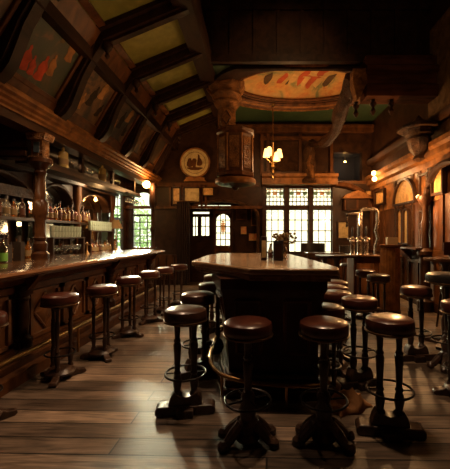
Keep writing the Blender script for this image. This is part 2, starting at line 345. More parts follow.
def deco_upper(m, g, x0, x1, z0, z1, y):
    w = x1 - x0; cx = (x0 + x1) / 2; cz = (z0 + z1) / 2 + .05
    for k in range(3):
        c = x0 + w * (k + .5) / 3
        t = m if k == 1 else g
        t.M = Matrix.Translation((c, y - .018, cz + .05)) @ Matrix.Rotation(PI / 2, 4, 'X')
        t.lathe([(.062, -.003), (.062, .003)], n=6); t.M = Matrix.Identity(4)
        t.box(c - .06, c - .045, y - .02, y - .014, z0 + .2, z1 - .05); t.box(c + .045, c + .06, y - .02, y - .014, z0 + .2, z1 - .05)
    m.box(x0 + .03, x1 - .03, y - .02, y - .014, z1 - .07, z1 - .04)
def deco_lower(m, g, x0, x1, z0, z1, y):
    w = x1 - x0
    for k in range(3):
        c = x0 + w * (k + .5) / 3
        pts = [(c + .05 * math.cos(t), z1 - .12 + .05 * math.sin(t)) for t in [PI * i / 8 for i in range(9)]]
        m.tube([(p[0], y - .018, p[1]) for p in pts], .008, 5)
def deco_door(m, g, x0, x1, z0, z1, y):
    cx = (x0 + x1) / 2
    for i in range(9):
        z = z0 + .32 + i * .055; r = .055 * math.sin(PI * (i + 1) / 10) + .02
        m.M = Matrix.Translation((cx, y - .018, z)) @ Matrix.Rotation(PI / 2, 4, 'X'); m.lathe([(r, -.003), (r, .003)], n=8, sy=.45); m.M = Matrix.Identity(4)
k = 1
for a, b in cols:
    grid_window('window_%d' % k, BX(a), BX(b), WZ[0], WZ[1], YB + .06, 3, 4, deco=deco_lower); k += 1
    grid_window('window_%d' % k, BX(a), BX(b), WZ[2], WZ[3], YB + .06, 5, 4, deco=deco_upper); k += 1
mb = MB()
for a, b in cols: mb.box(BX(a), BX(b), YB - .02, YB + .1, WZ[1], WZ[2])
for a, b in ((262.5, 265.5), (284.5, 288.5), (308.5, 312.5), (332, 335)): mb.box(BX(a), BX(b), YB - .06, YB - .0, WZ[0] - .1, WZ[3] + .1)
mb.box(BX(262), BX(336), YB - .12, YB, WZ[0] - .14, WZ[0] - .04); struct(mb.build('trim_2', DARK))
grid_window('window_7', GW[0], GW[1], GW[2], 1.9, YB + .06, 3, 5, PANEC)
grid_window('window_8', GW[0], GW[1], 1.9, GW[3], YB + .06, 0, 0, PANEC, arch=True)
grid_window('window_9', dh[0][0], dh[0][1], dh[0][2], dh[0][3], 9.58, 3, 0, fr=.008)
grid_window('window_10', dh[1][0], dh[1][1], dh[1][2], dh[1][3], 9.58, 0, 0, fr=.008)
grid_window('window_11', dh[2][0], dh[2][1], dh[2][2], dh[2][3], 9.58, 2, 2, fr=.012)
grid_window('window_12', dh[3][0], dh[3][1], dh[3][2], dh[3][3], 9.58, 2, 2, fr=.012)
d = grid_window('door_1', BX(213, 9.55), BX(233, 9.55), 0.02, BZ(209.5, 9.55), 9.5, 0, 0, PANE, fr=.06)
# replace the door's full sheet by a boarded leaf with an arched light
for ch in [o for o in COL.objects if o.parent == d]: bpy.data.objects.remove(ch)
mb = MB(); x0, x1 = BX(213, 9.55) + .06, BX(233, 9.55) - .06; h = dh[4]
wall_holes(mb, x0, x1, .08, BZ(209.5, 9.55) - .06, [(h[0], h[1], h[2], h[3])], lambda m, a, b, c, e: m.box(a, b, 9.485, 9.53, c, e))
mb.build('door_leaf', MID, d)
mb = MB(); mb.box(x0 + .05, x1 - .05, 9.465, 9.485, .2, .55); mb.box(x0 + .05, x1 - .05, 9.465, 9.485, .62, .9); mb.build('door_panel', DARK, d)
mb = MB(); mb.M = Matrix.Translation((x1 - .05, 9.46, 1.0)); mb.lathe([(.01, -.02), (.025, 0), (.01, .02)], n=10); mb.build('door_handle', BRASS, d)
grid_window('window_13', h[0], h[1], h[2], h[3], 9.58, 3, 5, arch=True, fr=.015, deco=deco_door)

# left wall with a tall window beyond the back bar
LW = (7.92, 8.80, .95, 2.55)
mb = MB(); wall_holes(mb, YF, YB + .2, 0, 3.0, [LW], lambda m, a, b, c, d: m.box(XL - .06, XL, a, b, c, d))
struct(mb.build('wall_left', DARK))
mb = MB(); y0, y1, z0, z1 = LW
for a, b, c, d in ((y0, y0 + .04, z0, z1), (y1 - .04, y1, z0, z1), (y0, y1, z0, z0 + .04), (y0, y1, z1 - .04, z1), (y0, y1, 1.72, 1.80)): mb.box(XL - .06, XL + .01, a, b, c, d)
wf = struct(mb.build('window_14', DARK)); MB().box(XL - .034, XL - .026, y0, y1, z0, z1).build('pane', PANEC, wf)
mb = MB()
for i in range(1, 3): y = y0 + (y1 - y0) * i / 3; mb.box(XL - .04, XL - .02, y - .006, y + .006, z0, z1)
for i in range(1, 7): z = z0 + (z1 - z0) * i / 7; mb.box(XL - .04, XL - .02, y0, y1, z - .008, z + .008)
mb.build('glazing_bars', LEAD, wf)
struct(MB().box(XR, XR + .2, YF, YB, 0, ZC).build('wall_right', DARK))
struct(MB().box(XR - .02, XR, 0, YB, .16, 2.55).build('wall_right_cladding', MID))
struct(MB().box(XL - .2, XR + .2, YF - .2, YF, 0, ZC).build('wall_front', DARK))

# left sloping ceiling: soffit over the bar, steep painted band, green upper slope, central well
S0, SP, S1, S2 = (-2.75, 2.96), (-2.29, 3.77), (-2.10, 4.06), (-1.0, 4.52)
mb = MB()
T = .12
mb.prism([(XL - .2, 2.96), (S0[0], S0[1]), (S0[0] - .1, S0[1] + .1), (XL - .2, 3.1)], YF, YB + .2, 'y')
mb.prism([S0, SP, S1, (S1[0] - T, S1[1] + T), (SP[0] - T, SP[1] + T), (S0[0] - T, S0[1] + T)], YF, YB + .2, 'y')
struct(mb.build('ceiling_bar', DARK))
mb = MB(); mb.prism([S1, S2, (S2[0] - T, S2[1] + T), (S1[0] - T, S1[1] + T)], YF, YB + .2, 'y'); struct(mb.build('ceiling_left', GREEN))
struct(MB().box(-1.12, -1.0, YF, 5.9, 4.5, ZC).build('wall_well', DARK))
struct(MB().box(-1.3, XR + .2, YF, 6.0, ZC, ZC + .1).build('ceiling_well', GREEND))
struct(MB().box(-1.12, XR, 5.9, 6.0, BAYZ, ZC).build('wall_gallery', BEAM))
ribs = [1.3, 2.3, 3.33, 4.42, 5.48, 6.5, 7.5, 8.45]
def off(p, q, d):  # point p moved inward (down-right) from the slope p-q
    v = Vector((q[0] - p[0], q[1] - p[1])).normalized(); return (p[0] + v.y * d, p[1] - v.x * d)
ti = 3
for y in ribs:
    mb = MB(); a0, a1 = off(S0, S1, .13), off(S1, S0, -.13); b1, b2 = off(S1, S2, .16), off(S2, S1, -.16)
    bul = [(S0[0] + (S1[0] - S0[0]) * q, S0[1] + (S1[1] - S0[1]) * q, e) for q, e in ((0, .15), (.08, .19), (.18, .20), (.32, .17), (.5, .13), (.75, .12))]
    sv = Vector((S1[0] - S0[0], S1[1] - S0[1])).normalized()
    mb.prism([S0, S1, b1, a1] + [(q[0] + sv.y * q[2], q[1] - sv.x * q[2]) for q in bul[::-1]], y - .065, y + .065, 'y'); mb.prism([S0, S1] + [(q[0] + sv.y * q[2] * .75, q[1] - sv.x * q[2] * .75) for q in bul[::-1]], y - .10, y + .10, 'y')
    mb.prism([S1, S2, b2, b1], y - .09, y + .09, 'y')
    c0, c1 = off(S1, S2, .20), off(S2, S1, -.20)
    mb.prism([b1, b2, c1, c0], y - .045, y + .045, 'y')
    # mouldings either side of the rib and a pendant boss at the knee
    for s in (-1, 1):
        d0, d1 = off(S1, S2, .06), off(S2, S1, -.06); mb.prism([S1, S2, d1, d0], y + s * .12 - .03, y + s * .12 + .03, 'y')
    mb.lathe([(.0, -.24), (.035, -.2), (.02, -.15), (.06, -.1), (.07, -.03), (.04, .02), (.07, .1)], (b1[0] + .02, y, b1[1] + .02), 12)
    struct(mb.build('trim_%d' % ti, BEAM)); ti += 1
# rails along the room
def railY(prof, y0, y1, m):
    global ti
    mb = MB(); mb.prism(prof, y0, y1, 'y'); o = struct(mb.build('trim_%d' % ti, m)); ti += 1; return o
railY([(-1.12, 4.34), (-.86, 4.34), (-.82, 4.42), (-.82, 4.62), (-.9, 4.72), (-1.02, 4.72)], YF, 8.98, BEAM)
k0 = SP; railY([(k0[0] - .06, k0[1] - .1), (k0[0] + .10, k0[1] - .12), (k0[0] + .12, k0[1] + .02), (k0[0] + .02, k0[1] + .08)], YF, 8.98, BEAM)
# main cornice over the bar, in stepped mouldings
railY([(-2.98, 2.72), (-2.72, 2.72), (-2.72, 2.75), (-2.69, 2.77), (-2.69, 2.80), (-2.65, 2.82), (-2.65, 2.85), (-2.61, 2.87), (-2.61, 2.90), (-2.67, 2.92), (-2.67, 2.96), (-2.75, 3.0), (-2.98, 2.97)], YF, 8.98, TAN)
railY([(-2.95, 2.62), (-2.74, 2.62), (-2.74, 2.72), (-2.95, 2.72)], YF, 8.98, DARKY)
for i, y in enumerate(ribs[:-1]):      # lining battens of the coffers
    ya, yb = y + .09, ribs[i + 1] - .09
    mb = MB()
    for (p, q) in ((0.0, .10), (.72, .98)):
        P = (S0[0] + (S1[0] - S0[0]) * p, S0[1] + (S1[1] - S0[1]) * p); Q = (S0[0] + (S1[0] - S0[0]) * q, S0[1] + (S1[1] - S0[1]) * q)
        mb.prism([P, Q, off(Q, S1 if q < 1 else (S1[0] * 2 - S0[0], S1[1] * 2 - S0[1]), .06), off(P, S1, .06)], ya, yb, 'y')
    for (p, q) in ((0.02, .10), (.90, .98)):
        P = (S1[0] + (S2[0] - S1[0]) * p, S1[1] + (S2[1] - S1[1]) * p); Q = (S1[0] + (S2[0] - S1[0]) * q, S1[1] + (S2[1] - S1[1]) * q)
        mb.prism([P, Q, off(Q, S2, .05) if q < .95 else off(Q, S1, -.05), off(P, S2, .05)], ya, yb, 'y')
    struct(mb.build('trim_%d' % ti, MID)); ti += 1
# painted panels in the steep band
wh = ['dusky figures, nearest panel cut by the top left corner', 'red robed figures on dark green, above the turned bar pillar', 'smoky ochre figures, next one beyond the red robed panel', 'brown scene, second one beyond the red robed panel', 'small dim scene, third one beyond the red robed panel', 'tiny dark scene, farthest panel next to the rear wall']
dirv = Vector((S1[0] - S0[0], 0, S1[1] - S0[1])); nrm = Vector((dirv.z, 0, -dirv.x)).normalized()
for i, y in enumerate(ribs[1:-1]):
    ya, yb = y + .11, ribs[i + 2] - .11
    t = thing('ceiling_painting', ('painted coffer with ' + wh[i]), 'painting', (S0[0] + .25, (ya + yb) / 2, 3.35), 0, 'painted coffers above the bar')
    def pt(u, w, d): p = Vector((S0[0], u, S0[1])) + dirv * w + nrm * d; return tuple(p - t.location)
    def slab(m, u0, u1, w0, w1, d0, d1):
        m.add([pt(u, w, d) for u in (u0, u1) for w in (w0, w1) for d in (d0, d1)], [(0, 1, 3, 2), (4, 6, 7, 5), (0, 4, 5, 1), (2, 3, 7, 6), (0, 2, 6, 4), (1, 5, 7, 3)])
    m = MB(); slab(m, ya + .04, yb - .04, .14, .90, .0, .02); m.build('canvas', FRES[(1, 0, 1, 2, 1, 2)[i]], t)
    m = MB()
    for a, b, c, d in ((ya, ya + .05, .10, .94), (yb - .05, yb, .10, .94), (ya, yb, .10, .15), (ya, yb, .89, .94)): slab(m, a, b, c, d, .0, .05)
    m.build('frame', MID, t, bevel=.01)
    if i < 5:   # robed figures painted on the canvas
        rnd = random.Random(i + 3); cols_ = [((.52, .065, .02), (.40, .17, .05), (.14, .09, .03)), ((.50, .24, .08), (.04, .025, .012)), ((.34, .17, .06), (.03, .02, .01)), ((.2, .10, .05), (.16, .08, .04))][max(0, i - 1)]
        figs = [(.22, .20, .22, 0), (.36, .20, .17, 0), (.50, .20, .24, 0), (.64, .30, .20, 1), (.80, .52, .22, 1), (.56, .62, .12, 2), (.30, .70, .10, 2)] if i == 1 else [(.25, .2, .2, 0), (.45, .3, .26, 1), (.65, .45, .26, 0), (.8, .25, .18, 1)]
        for kk, cc in enumerate(cols_):
            fmt = wood('painted_robe_%d_%d' % (i, kk), tuple(c * .45 for c in cc), cc, .6, (1, 1, 1), 9, .1)
            for (u, w, h, ci) in figs:
                if ci != kk: continue
                m = MB()
                uu = ya + (yb - ya) * u; g = h * .30
                lean = rnd.uniform(-.06, .06)
                o_ = [(-g, 0), (-g * .2, -.01), (g, .01), (g * .75, h * .35), (g * 1.1, h * .55), (g * .5, h * .72), (g * .25, h * .78), (g * .28, h * .95), (0, h * 1.02), (-g * .28, h * .94), (-g * .25, h * .78), (-g * .6, h * .70), (-g * .9, h * .45), (-g * .7, h * .3)]
                pts = [(uu + px + lean * q / h, w + q) for px, q in o_]; n = len(pts)
                m.add([pt(p[0], p[1], .0225) for p in pts] + [pt(p[0], p[1], .015) for p in pts], [tuple(range(n))] + [(k, (k + 1) % n, n + (k + 1) % n, n + k) for k in range(n)])
                m.build('painted_figure', fmt, t)

# bay ceiling with an oval painted dome
oc = (.87, 6.80); oa, ob = 1.30, .74
mb = MB(); n = 48; x0, x1, y0, y1 = -1.0, XR, 5.95, 7.75
ell = [(oc[0] + oa * math.cos(2 * PI * i / n), oc[1] + ob * math.sin(2 * PI * i / n)) for i in range(n)]
def edge(i):
    a = 2 * PI * i / n; dx, dy = math.cos(a) * oa, math.sin(a) * ob
    ts = []
    if dx > 1e-9: ts.append((x1 - oc[0]) / dx)
    if dx < -1e-9: ts.append((x0 - oc[0]) / dx)
    if dy > 1e-9: ts.append((y1 - oc[1]) / dy)
    if dy < -1e-9: ts.append((y0 - oc[1]) / dy)
    t = min(ts); return (oc[0] + dx * t, oc[1] + dy * t)
out = [edge(i) for i in range(n)]
mb.add([(*p, BAYZ) for p in ell] + [(*p, BAYZ) for p in out] + [(x, y, BAYZ) for x, y in ((x1, y1), (x0, y1), (x0, y0), (x1, y0))], [(i, (i + 1) % n, n + (i + 1) % n, n + i) for i in range(n)])
# corner triangles
for cxy in ((x1, y1), (x0, y1), (x0, y0), (x1, y0)):
    near = sorted(range(n), key=lambda i: (out[i][0] - cxy[0]) ** 2 + (out[i][1] - cxy[1]) ** 2)
    for i in range(n):
        j = (i + 1) % n; a, b = out[i], out[j]
        onx = lambda p: abs(p[0] - cxy[0]) < 1e-6
        ony = lambda p: abs(p[1] - cxy[1]) < 1e-6
        if (onx(a) and ony(b)) or (ony(a) and onx(b)): mb.add([(*a, BAYZ), (*b, BAYZ), (*cxy, BAYZ)], [(0, 1, 2)])
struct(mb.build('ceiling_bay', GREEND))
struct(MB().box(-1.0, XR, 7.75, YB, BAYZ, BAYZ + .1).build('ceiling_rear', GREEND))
struct(MB().box(-1.2, XR + .2, 5.95, YB + .2, 5.05, 5.1).build('ceiling_upper', DARK))
struct(MB().box(-1.12, -1.0, 5.95, YB + .2, 4.43, 5.1).build('wall_bay', DARK))
t = thing('ceiling_dome', 'oval ceiling dome painted with orange and red figures over the island', 'ceiling painting', (oc[0], oc[1], BAYZ))
mb = MB(); rings = []
for k in range(9):
    ph = PI / 2 * k / 8; r = math.cos(ph) if k < 8 else .02
    rings.append([(oa * r * math.cos(2 * PI * i / n), ob * r * math.sin(2 * PI * i / n), .20 * math.sin(ph) + .02) for i in range(n)])
mb.loft(rings, False); mb.add(rings[-1], [tuple(range(n))]); mb.build('painted_vault', DOMEF, t)
mb = MB()
for (R, zz, r) in ((1.0, .0, .035), (1.045, -.02, .03), (1.10, -.0, .045), (1.17, -.015, .03), (1.24, 0, .03)):
    mb.tube([(oa * R * math.cos(2 * PI * i / n), (ob * R + (R - 1) * .4) * math.sin(2 * PI * i / n) if math.sin(2 * PI * i / n) > 0 else ob * min(R, 1.10) * math.sin(2 * PI * i / n), zz) for i in range(n)], r, 8, True)
mb.build('rim_moulding', MID, t)
mb = MB(); ra = [(oa * 1.18 * math.cos(2 * PI * i / n), max(-.80, ob * 1.2 * math.sin(2 * PI * i / n))) for i in range(n)]; rb = [(1.80 * math.cos(2 * PI * i / n), max(-.82, 1.18 * math.sin(2 * PI * i / n))) for i in range(n)]
rc = [(oa * 1.02 * math.cos(2 * PI * i / n), ob * 1.02 * math.sin(2 * PI * i / n)) for i in range(n)]
mb.loft([[(*p, -.0) for p in rb], [(*p, -.07) for p in rb], [(p[0] * .96, p[1] * .95, -.09) for p in rb], [(*p, -.05) for p in ra], [(*p, -.04) for p in rc], [(*p, .0) for p in rc]], False); mb.build('outer_surround', BEAM, t)
for R_, zz, r, mt in ((1.26, -.06, .04, MID), (1.40, -.075, .03, TAN), (1.52, -.08, .045, MID), (1.66, -.085, .035, TANC)):
    k_ = (R_ - 1) / .66; A_, B_ = oa + (1.76 - oa) * k_, ob + (1.15 - ob) * k_
    mb = MB(); mb.tube([(A_ * math.cos(PI * i / 40), B_ * math.sin(PI * i / 40) ** .9 - .05, zz) for i in range(41)], r, 8); mb.build('rear_moulding', mt, t)
mb = MB(); rnd = random.Random(5)
def domez(x, y): return .20 * math.sqrt(max(0, 1 - (x / oa) ** 2 - (y / ob) ** 2)) + .02
for kk, (mname, cc, L) in enumerate((('red', (.46, .085, .03), ((.10, .05, .20), (.34, .02, .26), (-.36, .12, .13))), ('ochre', (.60, .36, .13), ((.22, .03, .24), (.47, .04, .22), (-.12, .10, .16))), ('umber', (.10, .055, .025), ((-.23, .28, .05), (.62, .12, .16), (-.66, .05, .14))))):
    fmt = wood('dome_paint_' + mname, tuple(c * .6 for c in cc), cc, .6, (1, 1, 1), 6, .1)
    for (x, y, h) in L:
        mb = MB()
        y += .0
        P_ = [(x + (.36 * h + .03) * math.cos(b) * (1 + .3 * math.sin(2 * b + x * 9)) - .5 * h * math.sin(b), y + 1.6 * h * math.sin(b) * (1 + .2 * math.cos(3 * b + x * 5))) for b in [2 * PI * q / 14 for q in range(14)]]
        mb.add([(x, y, domez(x, y) - .012)] + [(px_, py_, domez(px_, py_) - .012) for px_, py_ in P_], [(0, 1 + q, 1 + (q + 1) % 14) for q in range(14)])
        mb.build('painted_figure', fmt, t)
# gallery face: battens, rails and beam over the right side
mb = MB()
for x in [-.9 + .42 * i for i in range(10)]: mb.box(x - .03, x + .03, 5.86, 5.9, BAYZ, ZC)
mb.box(-1.0, XR, 5.80, 5.9, BAYZ - .03, BAYZ + .1); mb.box(-1.0, XR, 5.84, 5.9, 5.35, 5.45); struct(mb.build('trim_%d' % ti, BEAM)); ti += 1
mb = MB(); mb.prism([(5.62, 3.72), (5.98, 3.72), (5.98, 4.43), (5.66, 4.43), (5.66, 4.28), (5.58, 4.22), (5.58, 4.14), (5.66, 4.1), (5.66, 3.95), (5.60, 3.9), (5.60, 3.8)], 1.85, XR, 'x'); struct(mb.build('trim_%d' % ti, wood('dull_reddish_beam', (.035, .012, .006), (.11, .038, .016), .85, (.5, 2, 2), 5, .4, spec=.05))); ti += 1
mb = MB(); mb.M = Matrix.Translation((1.75, 5.75, 4.05)); mb.prism([(-.12, .15), (.12, .15), (.12, -.1), (.0, -.33), (-.05, -.38), (-.12, -.1)], -.1, .1, 'y'); struct(mb.build('trim_%d' % ti, TANC)); ti += 1
for x, lab in ((1.72, 'leftmost'), (2.02, 'middle'), (2.34, 'rightmost')):
    mb = MB(); mb.lathe([(.01, 0), (.03, .03), (.05, .07), (.03, .11), (.02, .14), (.055, .18), (.06, .21), (.03, .24), (.04, .27)], (0, 0, 0), 14)
    tag(mb.build('pendant_finial', DARK, loc=(x, 5.8, 3.45 if x > 1.8 else 3.41)), 'small turned wooden finial hanging under the dark beam, %s of the three' % lab, 'finial', 'finials under the beam')
# bay cross beams and panels at back
def beamX(y0, y1, z0, z1, x0, x1, m=BEAM):
    global ti
    mb = MB(); mb.box(x0, x1, y0, y1, z0, z1); mb.box(x0, x1, y0 - .03, y1 + .03, z0 + (z1 - z0) * .6, z1 - .01); o = struct(mb.build('trim_%d' % ti, m, bevel=.01)); ti += 1; return o
beamX(8.82, 8.98, 4.12, 4.32, -1.0, XR, MID)
# fascia shelf over the arch and windows
mb = MB(); mb.prism([(8.70, BZ(186)), (8.99, BZ(186)), (8.99, BZ(176)), (8.62, BZ(176)), (8.62, BZ(178.5)), (8.70, BZ(180))], BX(262, 8.9), BX(336, 8.9), 'x'); struct(mb.build('trim_%d' % ti, TAN)); ti += 1
mb = MB(); mb.box(BX(260), BX(334), 8.93, 8.99, BZ(176), BZ(172)); 
for x in (262, 268, 300, 331): mb.box(BX(x) - .04, BX(x) + .04, 8.92, 8.99, BZ(176), 4.1)
mb.box(BX(260), BX(334), 8.93, 8.99, BZ(141), BZ(137)); struct(mb.build('trim_%d' % ti, MID)); ti += 1
mb = MB(); mb.box(BX(269.5), BX(298), 8.95, 8.99, BZ(171), BZ(142)); struct(mb.build('trim_%d' % ti, MIDC)); ti += 1
# wainscot on the back wall
mb = MB()
for a, b in ((XL, AR[0] - .1), (AR[1] + .1, XR)):
    mb.box(a, b, YB - .04, YB, .75, .82)
    x = a
    while x < b - .1: mb.box(x + .03, min(x + .2, b), YB - .02, YB, .15, .75); x += .22
struct(mb.build('trim_%d' % ti, MID)); ti += 1
struct(MB().box(XL, AR[0] - .1, YB - .03, YB, 0, .14).build('baseboard_left', DARK)); struct(MB().box(AR[1] + .1, XR, YB - .03, YB, 0, .14).build('baseboard_back', DARK))
struct(MB().box(XR - .03, XR, YF, YB, 0, .16).build('baseboard_right', DARK))
# dark boards below the round painting
mb = MB(); mb.box(XL, BX(260), 8.94, 8.99, BZ(187) , BZ(183)); mb.box(XL, BX(262), 8.93, 8.99, BZ(209) , BZ(206))
for x in (170.5, 182.5, 202, 206): mb.box(BX(x) - .03, BX(x) + .03, 8.94, 8.99, BZ(207), BZ(185))
struct(mb.build('trim_%d' % ti, MID)); ti += 1

# ------------------------------------------------------------------ right wall cladding
def RY(px, X=XR): return X * 330 / (px - 258)
mb = MB(); mb.prism([(XR, 2.55), (XR - .06, 2.55), (XR - .06, 2.66), (XR - .14, 2.70), (XR - .14, 2.80), (XR - .2, 2.84), (XR - .2, 2.92), (XR, 2.98)], 0, 8.98, 'y'); struct(mb.build('trim_%d' % ti, TAN)); ti += 1
mb = MB(); mb.prism([(XR, 3.22), (XR - .12, 3.24), (XR - .16, 3.32), (XR - .16, 3.36), (XR, 3.40)], 0, 8.98, 'y'); struct(mb.build('trim_%d' % ti, DARKY)); ti += 1
struct(MB().box(XR - .03, XR, 4.0, 5.95, 2.98, 5.0).build('trim_%d' % ti, PLAST)); ti += 1
mb = MB()
y = .4
while y < 8.9: mb.box(XR - .05, XR, y - .05, y + .05, .16, 2.55); y += .85
mb.box(XR - .07, XR, 0, 8.98, .95, 1.02); mb.box(XR - .055, XR, 0, 8.98, 1.02, 1.08)
struct(mb.build('trim_%d' % ti, MID)); ti += 1
def wall_pic(name, label, y0, y1, z0, z1, mat, arch=False, fm=DARK, cat='picture', X=XR, group=None, d=.05, fw=.04):
    t = thing(name, label, cat, (X - .03, (y0 + y1) / 2, (z0 + z1) / 2), 0, group); w, h = (y1 - y0) / 2, (z1 - z0) / 2
    if arch:
        r = min(w, h); base = [(-w, -h)] ; A = lambda ww, hh: [(-ww, -hh), (ww, -hh)] + [(ww * math.cos(a), hh - ww + ww * math.sin(a)) for a in [PI * i / 12 for i in range(13)]]
        MB().prism(A(w - fw * .8, h - fw * .8), -.0, .01, 'x').build('picture_panel', mat, t)
        mb = MB(); o = A(w, h); i_ = A(w - fw, h - fw); n = len(o)
        vs = [(-d, *p) for p in o] + [(-d, *p) for p in i_] + [(.02, *p) for p in o] + [(.02, *p) for p in i_]
        fs = []
        for k in range(n):
            j = (k + 1) % n; fs += [(k, j, n + j, n + k), (k, j, 2 * n + j, 2 * n + k), (n + k, n + j, 3 * n + j, 3 * n + k)]
        mb.add(vs, fs); mb.build('frame', fm, t)
    else:
        MB().box(0, .01, -w + fw * .8, w - fw * .8, -h + fw * .8, h - fw * .8).build('picture_panel', mat, t)
        mb = MB()
        for a, b, c, e in ((-w, -w + fw, -h, h), (w - fw, w, -h, h), (-w + fw, w - fw, -h, -h + fw), (-w + fw, w - fw, h - fw, h)): mb.box(-d, .02, a, b, c, e)
        mb.build('frame', fm, t)
    return t
wall_pic('wall_painting', 'large arched amber painting on the right wall under the cornice', RY(421), RY(398), 1.98, 2.52, GOLDP, True, X=XR - .05)
wall_pic('wall_painting', 'tall amber painting at the right edge of the picture, under the cornice', RY(449), RY(436), 2.02, 2.52, GOLDP, X=XR - .03)
wall_pic('wall_painting', 'narrow dark framed panel between the arched painting and the right edge painting', RY(431), RY(422.5), 1.95, 2.48, MIDC)
wall_pic('wall_mirror', 'narrow round topped mirror on right wall, the farther of two', RY(406.5), RY(400.5), 1.16, 1.92, GOLDP, True, cat='mirror', fw=.03, X=XR - .03)
wall_pic('wall_mirror', 'narrow round topped pale mirror on right wall, the nearer of two', RY(413), RY(407), 1.16, 1.90, PARCH, True, cat='mirror', fw=.03, X=XR - .03)
wall_pic('wall_plaque', 'small cream plaque on a post of the right wall', RY(429.5), RY(423), 1.55, 1.80, PARCH, cat='plaque', fw=.015)
wall_pic('wall_painting', 'small amber picture high on the right wall near the far corner', RY(388), RY(378), 2.10, 2.48, GOLDP, X=XR - .03)
mb = MB(); mb.box(XR - .04, XR - .02, 5.55, 8.3, 1.95, 2.55); struct(mb.build('trim_%d' % ti, TAN)); ti += 1
for yy in (RY(397), RY(405.8), RY(414.5), RY(421.8), RY(432)):
    mb = MB(); mb.box(XR - .048, XR - .02, yy - .04, yy + .04, 1.08, 2.55); mb.box(XR - .06, XR - .02, yy - .055, yy + .055, 2.42, 2.55); mb.box(XR - .06, XR - .02, yy - .055, yy + .055, 1.08, 1.16); struct(mb.build('trim_%d' % ti, MIDC)); ti += 1
mb = MB()
for a, b in ((.2, 1.4), (1.5, 2.6), (2.7, 3.8), (3.9, 4.7), (4.8, 5.6), (6.0, 6.8), (6.9, 7.8), (7.9, 8.8)):
    for c, d in ((.22, .30), (.82, .90)): mb.box(XR - .06, XR - .02, a + .05, b - .05, c, d)
    for c in (a + .05, b - .13): mb.box(XR - .06, XR - .02, c, c + .08, .30, .82)
struct(mb.build('trim_%d' % ti, MIDC)); ti += 1
P_ = smooth0([(BX(x, 8.9), 8.9, BZ(y, 8.9)) for x, y in ((334, 184), (345, 184.5), (356, 188), (366, 195), (372, 206), (373, 225), (373, 283))])
mb = MB(); mb.tube(P_, .07, 8); struct(mb.build('trim_%d' % ti, MID)); ti += 1
mb = MB(); mb.box(BX(334), XR - .03, 8.95, 8.99, BZ(184), BZ(181)); struct(mb.build('trim_%d' % ti, MID)); ti += 1
# pilaster with arch on the right wall
t = thing('wall_pilaster', 'dark turned half column on the right wall with an arch springing from it', 'column', (XR - .14, 5.85, 0))
MB().lathe([(.13, 0), (.13, .18), (.09, .22), (.09, .95), (.13, 1.0), (.13, 1.06), (.07, 1.12), (.055, 1.4), (.075, 1.55), (.05, 1.62), (.05, 1.85), (.10, 1.93), (.13, 1.98), (.13, 2.05)], n=16).build('shaft', DARK, t)
MB().tube([(0.02, -.02 - 1.2 * (1 - math.cos(a)) / 2, 2.05 + .45 * math.sin(a)) for a in [PI * i / 12 for i in range(13)]], .06, 8).build('arch', DARK, t)
t = thing('carved_corbel', 'big carved wooden corbel under a pointed hood on the right wall', 'corbel', (2.80, 5.75, 2.62))
mb = MB(); mb.lathe([(.03, 0), (.10, .05), (.08, .10), (.16, .22), (.20, .38), (.17, .42), (.24, .46), (.26, .56)], n=8, rot=PI / 8); mb.build('bracket', MIDC, t)
mb = MB(); mb.lathe([(.36, .55), (.36, .59), (.27, .64), (.14, .68), (.05, .76), (.0, .82)], n=8, rot=PI / 8); mb.build('hood', MIDC, t)
# ledge with box on the right wall
mb = MB(); mb.box(-.26, 0, -.45, .45, -.03, .0); mb.prism([(0, -.25), (-.22, -.03), (0, -.03)], -.3, -.26, 'y'); mb.prism([(0, -.25), (-.22, -.03), (0, -.03)], .26, .3, 'y')
tag(mb.build('wall_ledge', TOP, loc=(XR - .07, 6.25, 1.12)), 'polished wooden ledge on brackets along the right wall', 'shelf')

# ------------------------------------------------------------------ lamps
t = thing('chandelier', 'brass chandelier with four glowing shades hanging before the rear panelling', 'chandelier', (.345, 7.60, BAYZ - .06))
MB().tube([(0, 0, 0), (0, 0, -0.92)], .010, 6).build('chain', BRASS, t)
MB().lathe([(.06, 0), (.05, -.04), (.01, -.06)], n=12).build('ceiling_rose', BRASS, t)
mb = MB(); mb.lathe([(.0, -1.75), (.03, -1.71), (.015, -1.65), (.05, -1.59), (.02, -1.51), (.06, -1.45), (.025, -1.37), (.04, -1.27), (.02, -1.07), (.03, -0.89)], n=12)
mb.build('stem', BRASS, t)
for i in range(4):
    a = PI / 4 * .6 + i * PI / 2; r = .17; x, y = r * math.cos(a), r * math.sin(a); dz = (.0, .07, -.03, -.13)[i]
    MB().tube([(0, 0, -1.39), (x * .6, y * .6, -1.32), (x, y, -1.24 + dz), (x, y, -1.19 + dz)], .009, 6).build('arm', BRASS, t)
    MB().lathe([(.08, -1.21 + dz), (.075, -1.17 + dz), (.048, -1.04 + dz), (.04, -1.02 + dz)], (x, y, 0), 14).build('shade', GLOW, t)
light('POINT', 'chandelier_light', (.33, 7.1, 2.9), 38, WARM, .2)
light('POINT', 'dome_fill', (.7, 6.7, 3.7), 18, (1, .50, .18), .2)  # hidden extra light below the dome painting, separate from the chandelier
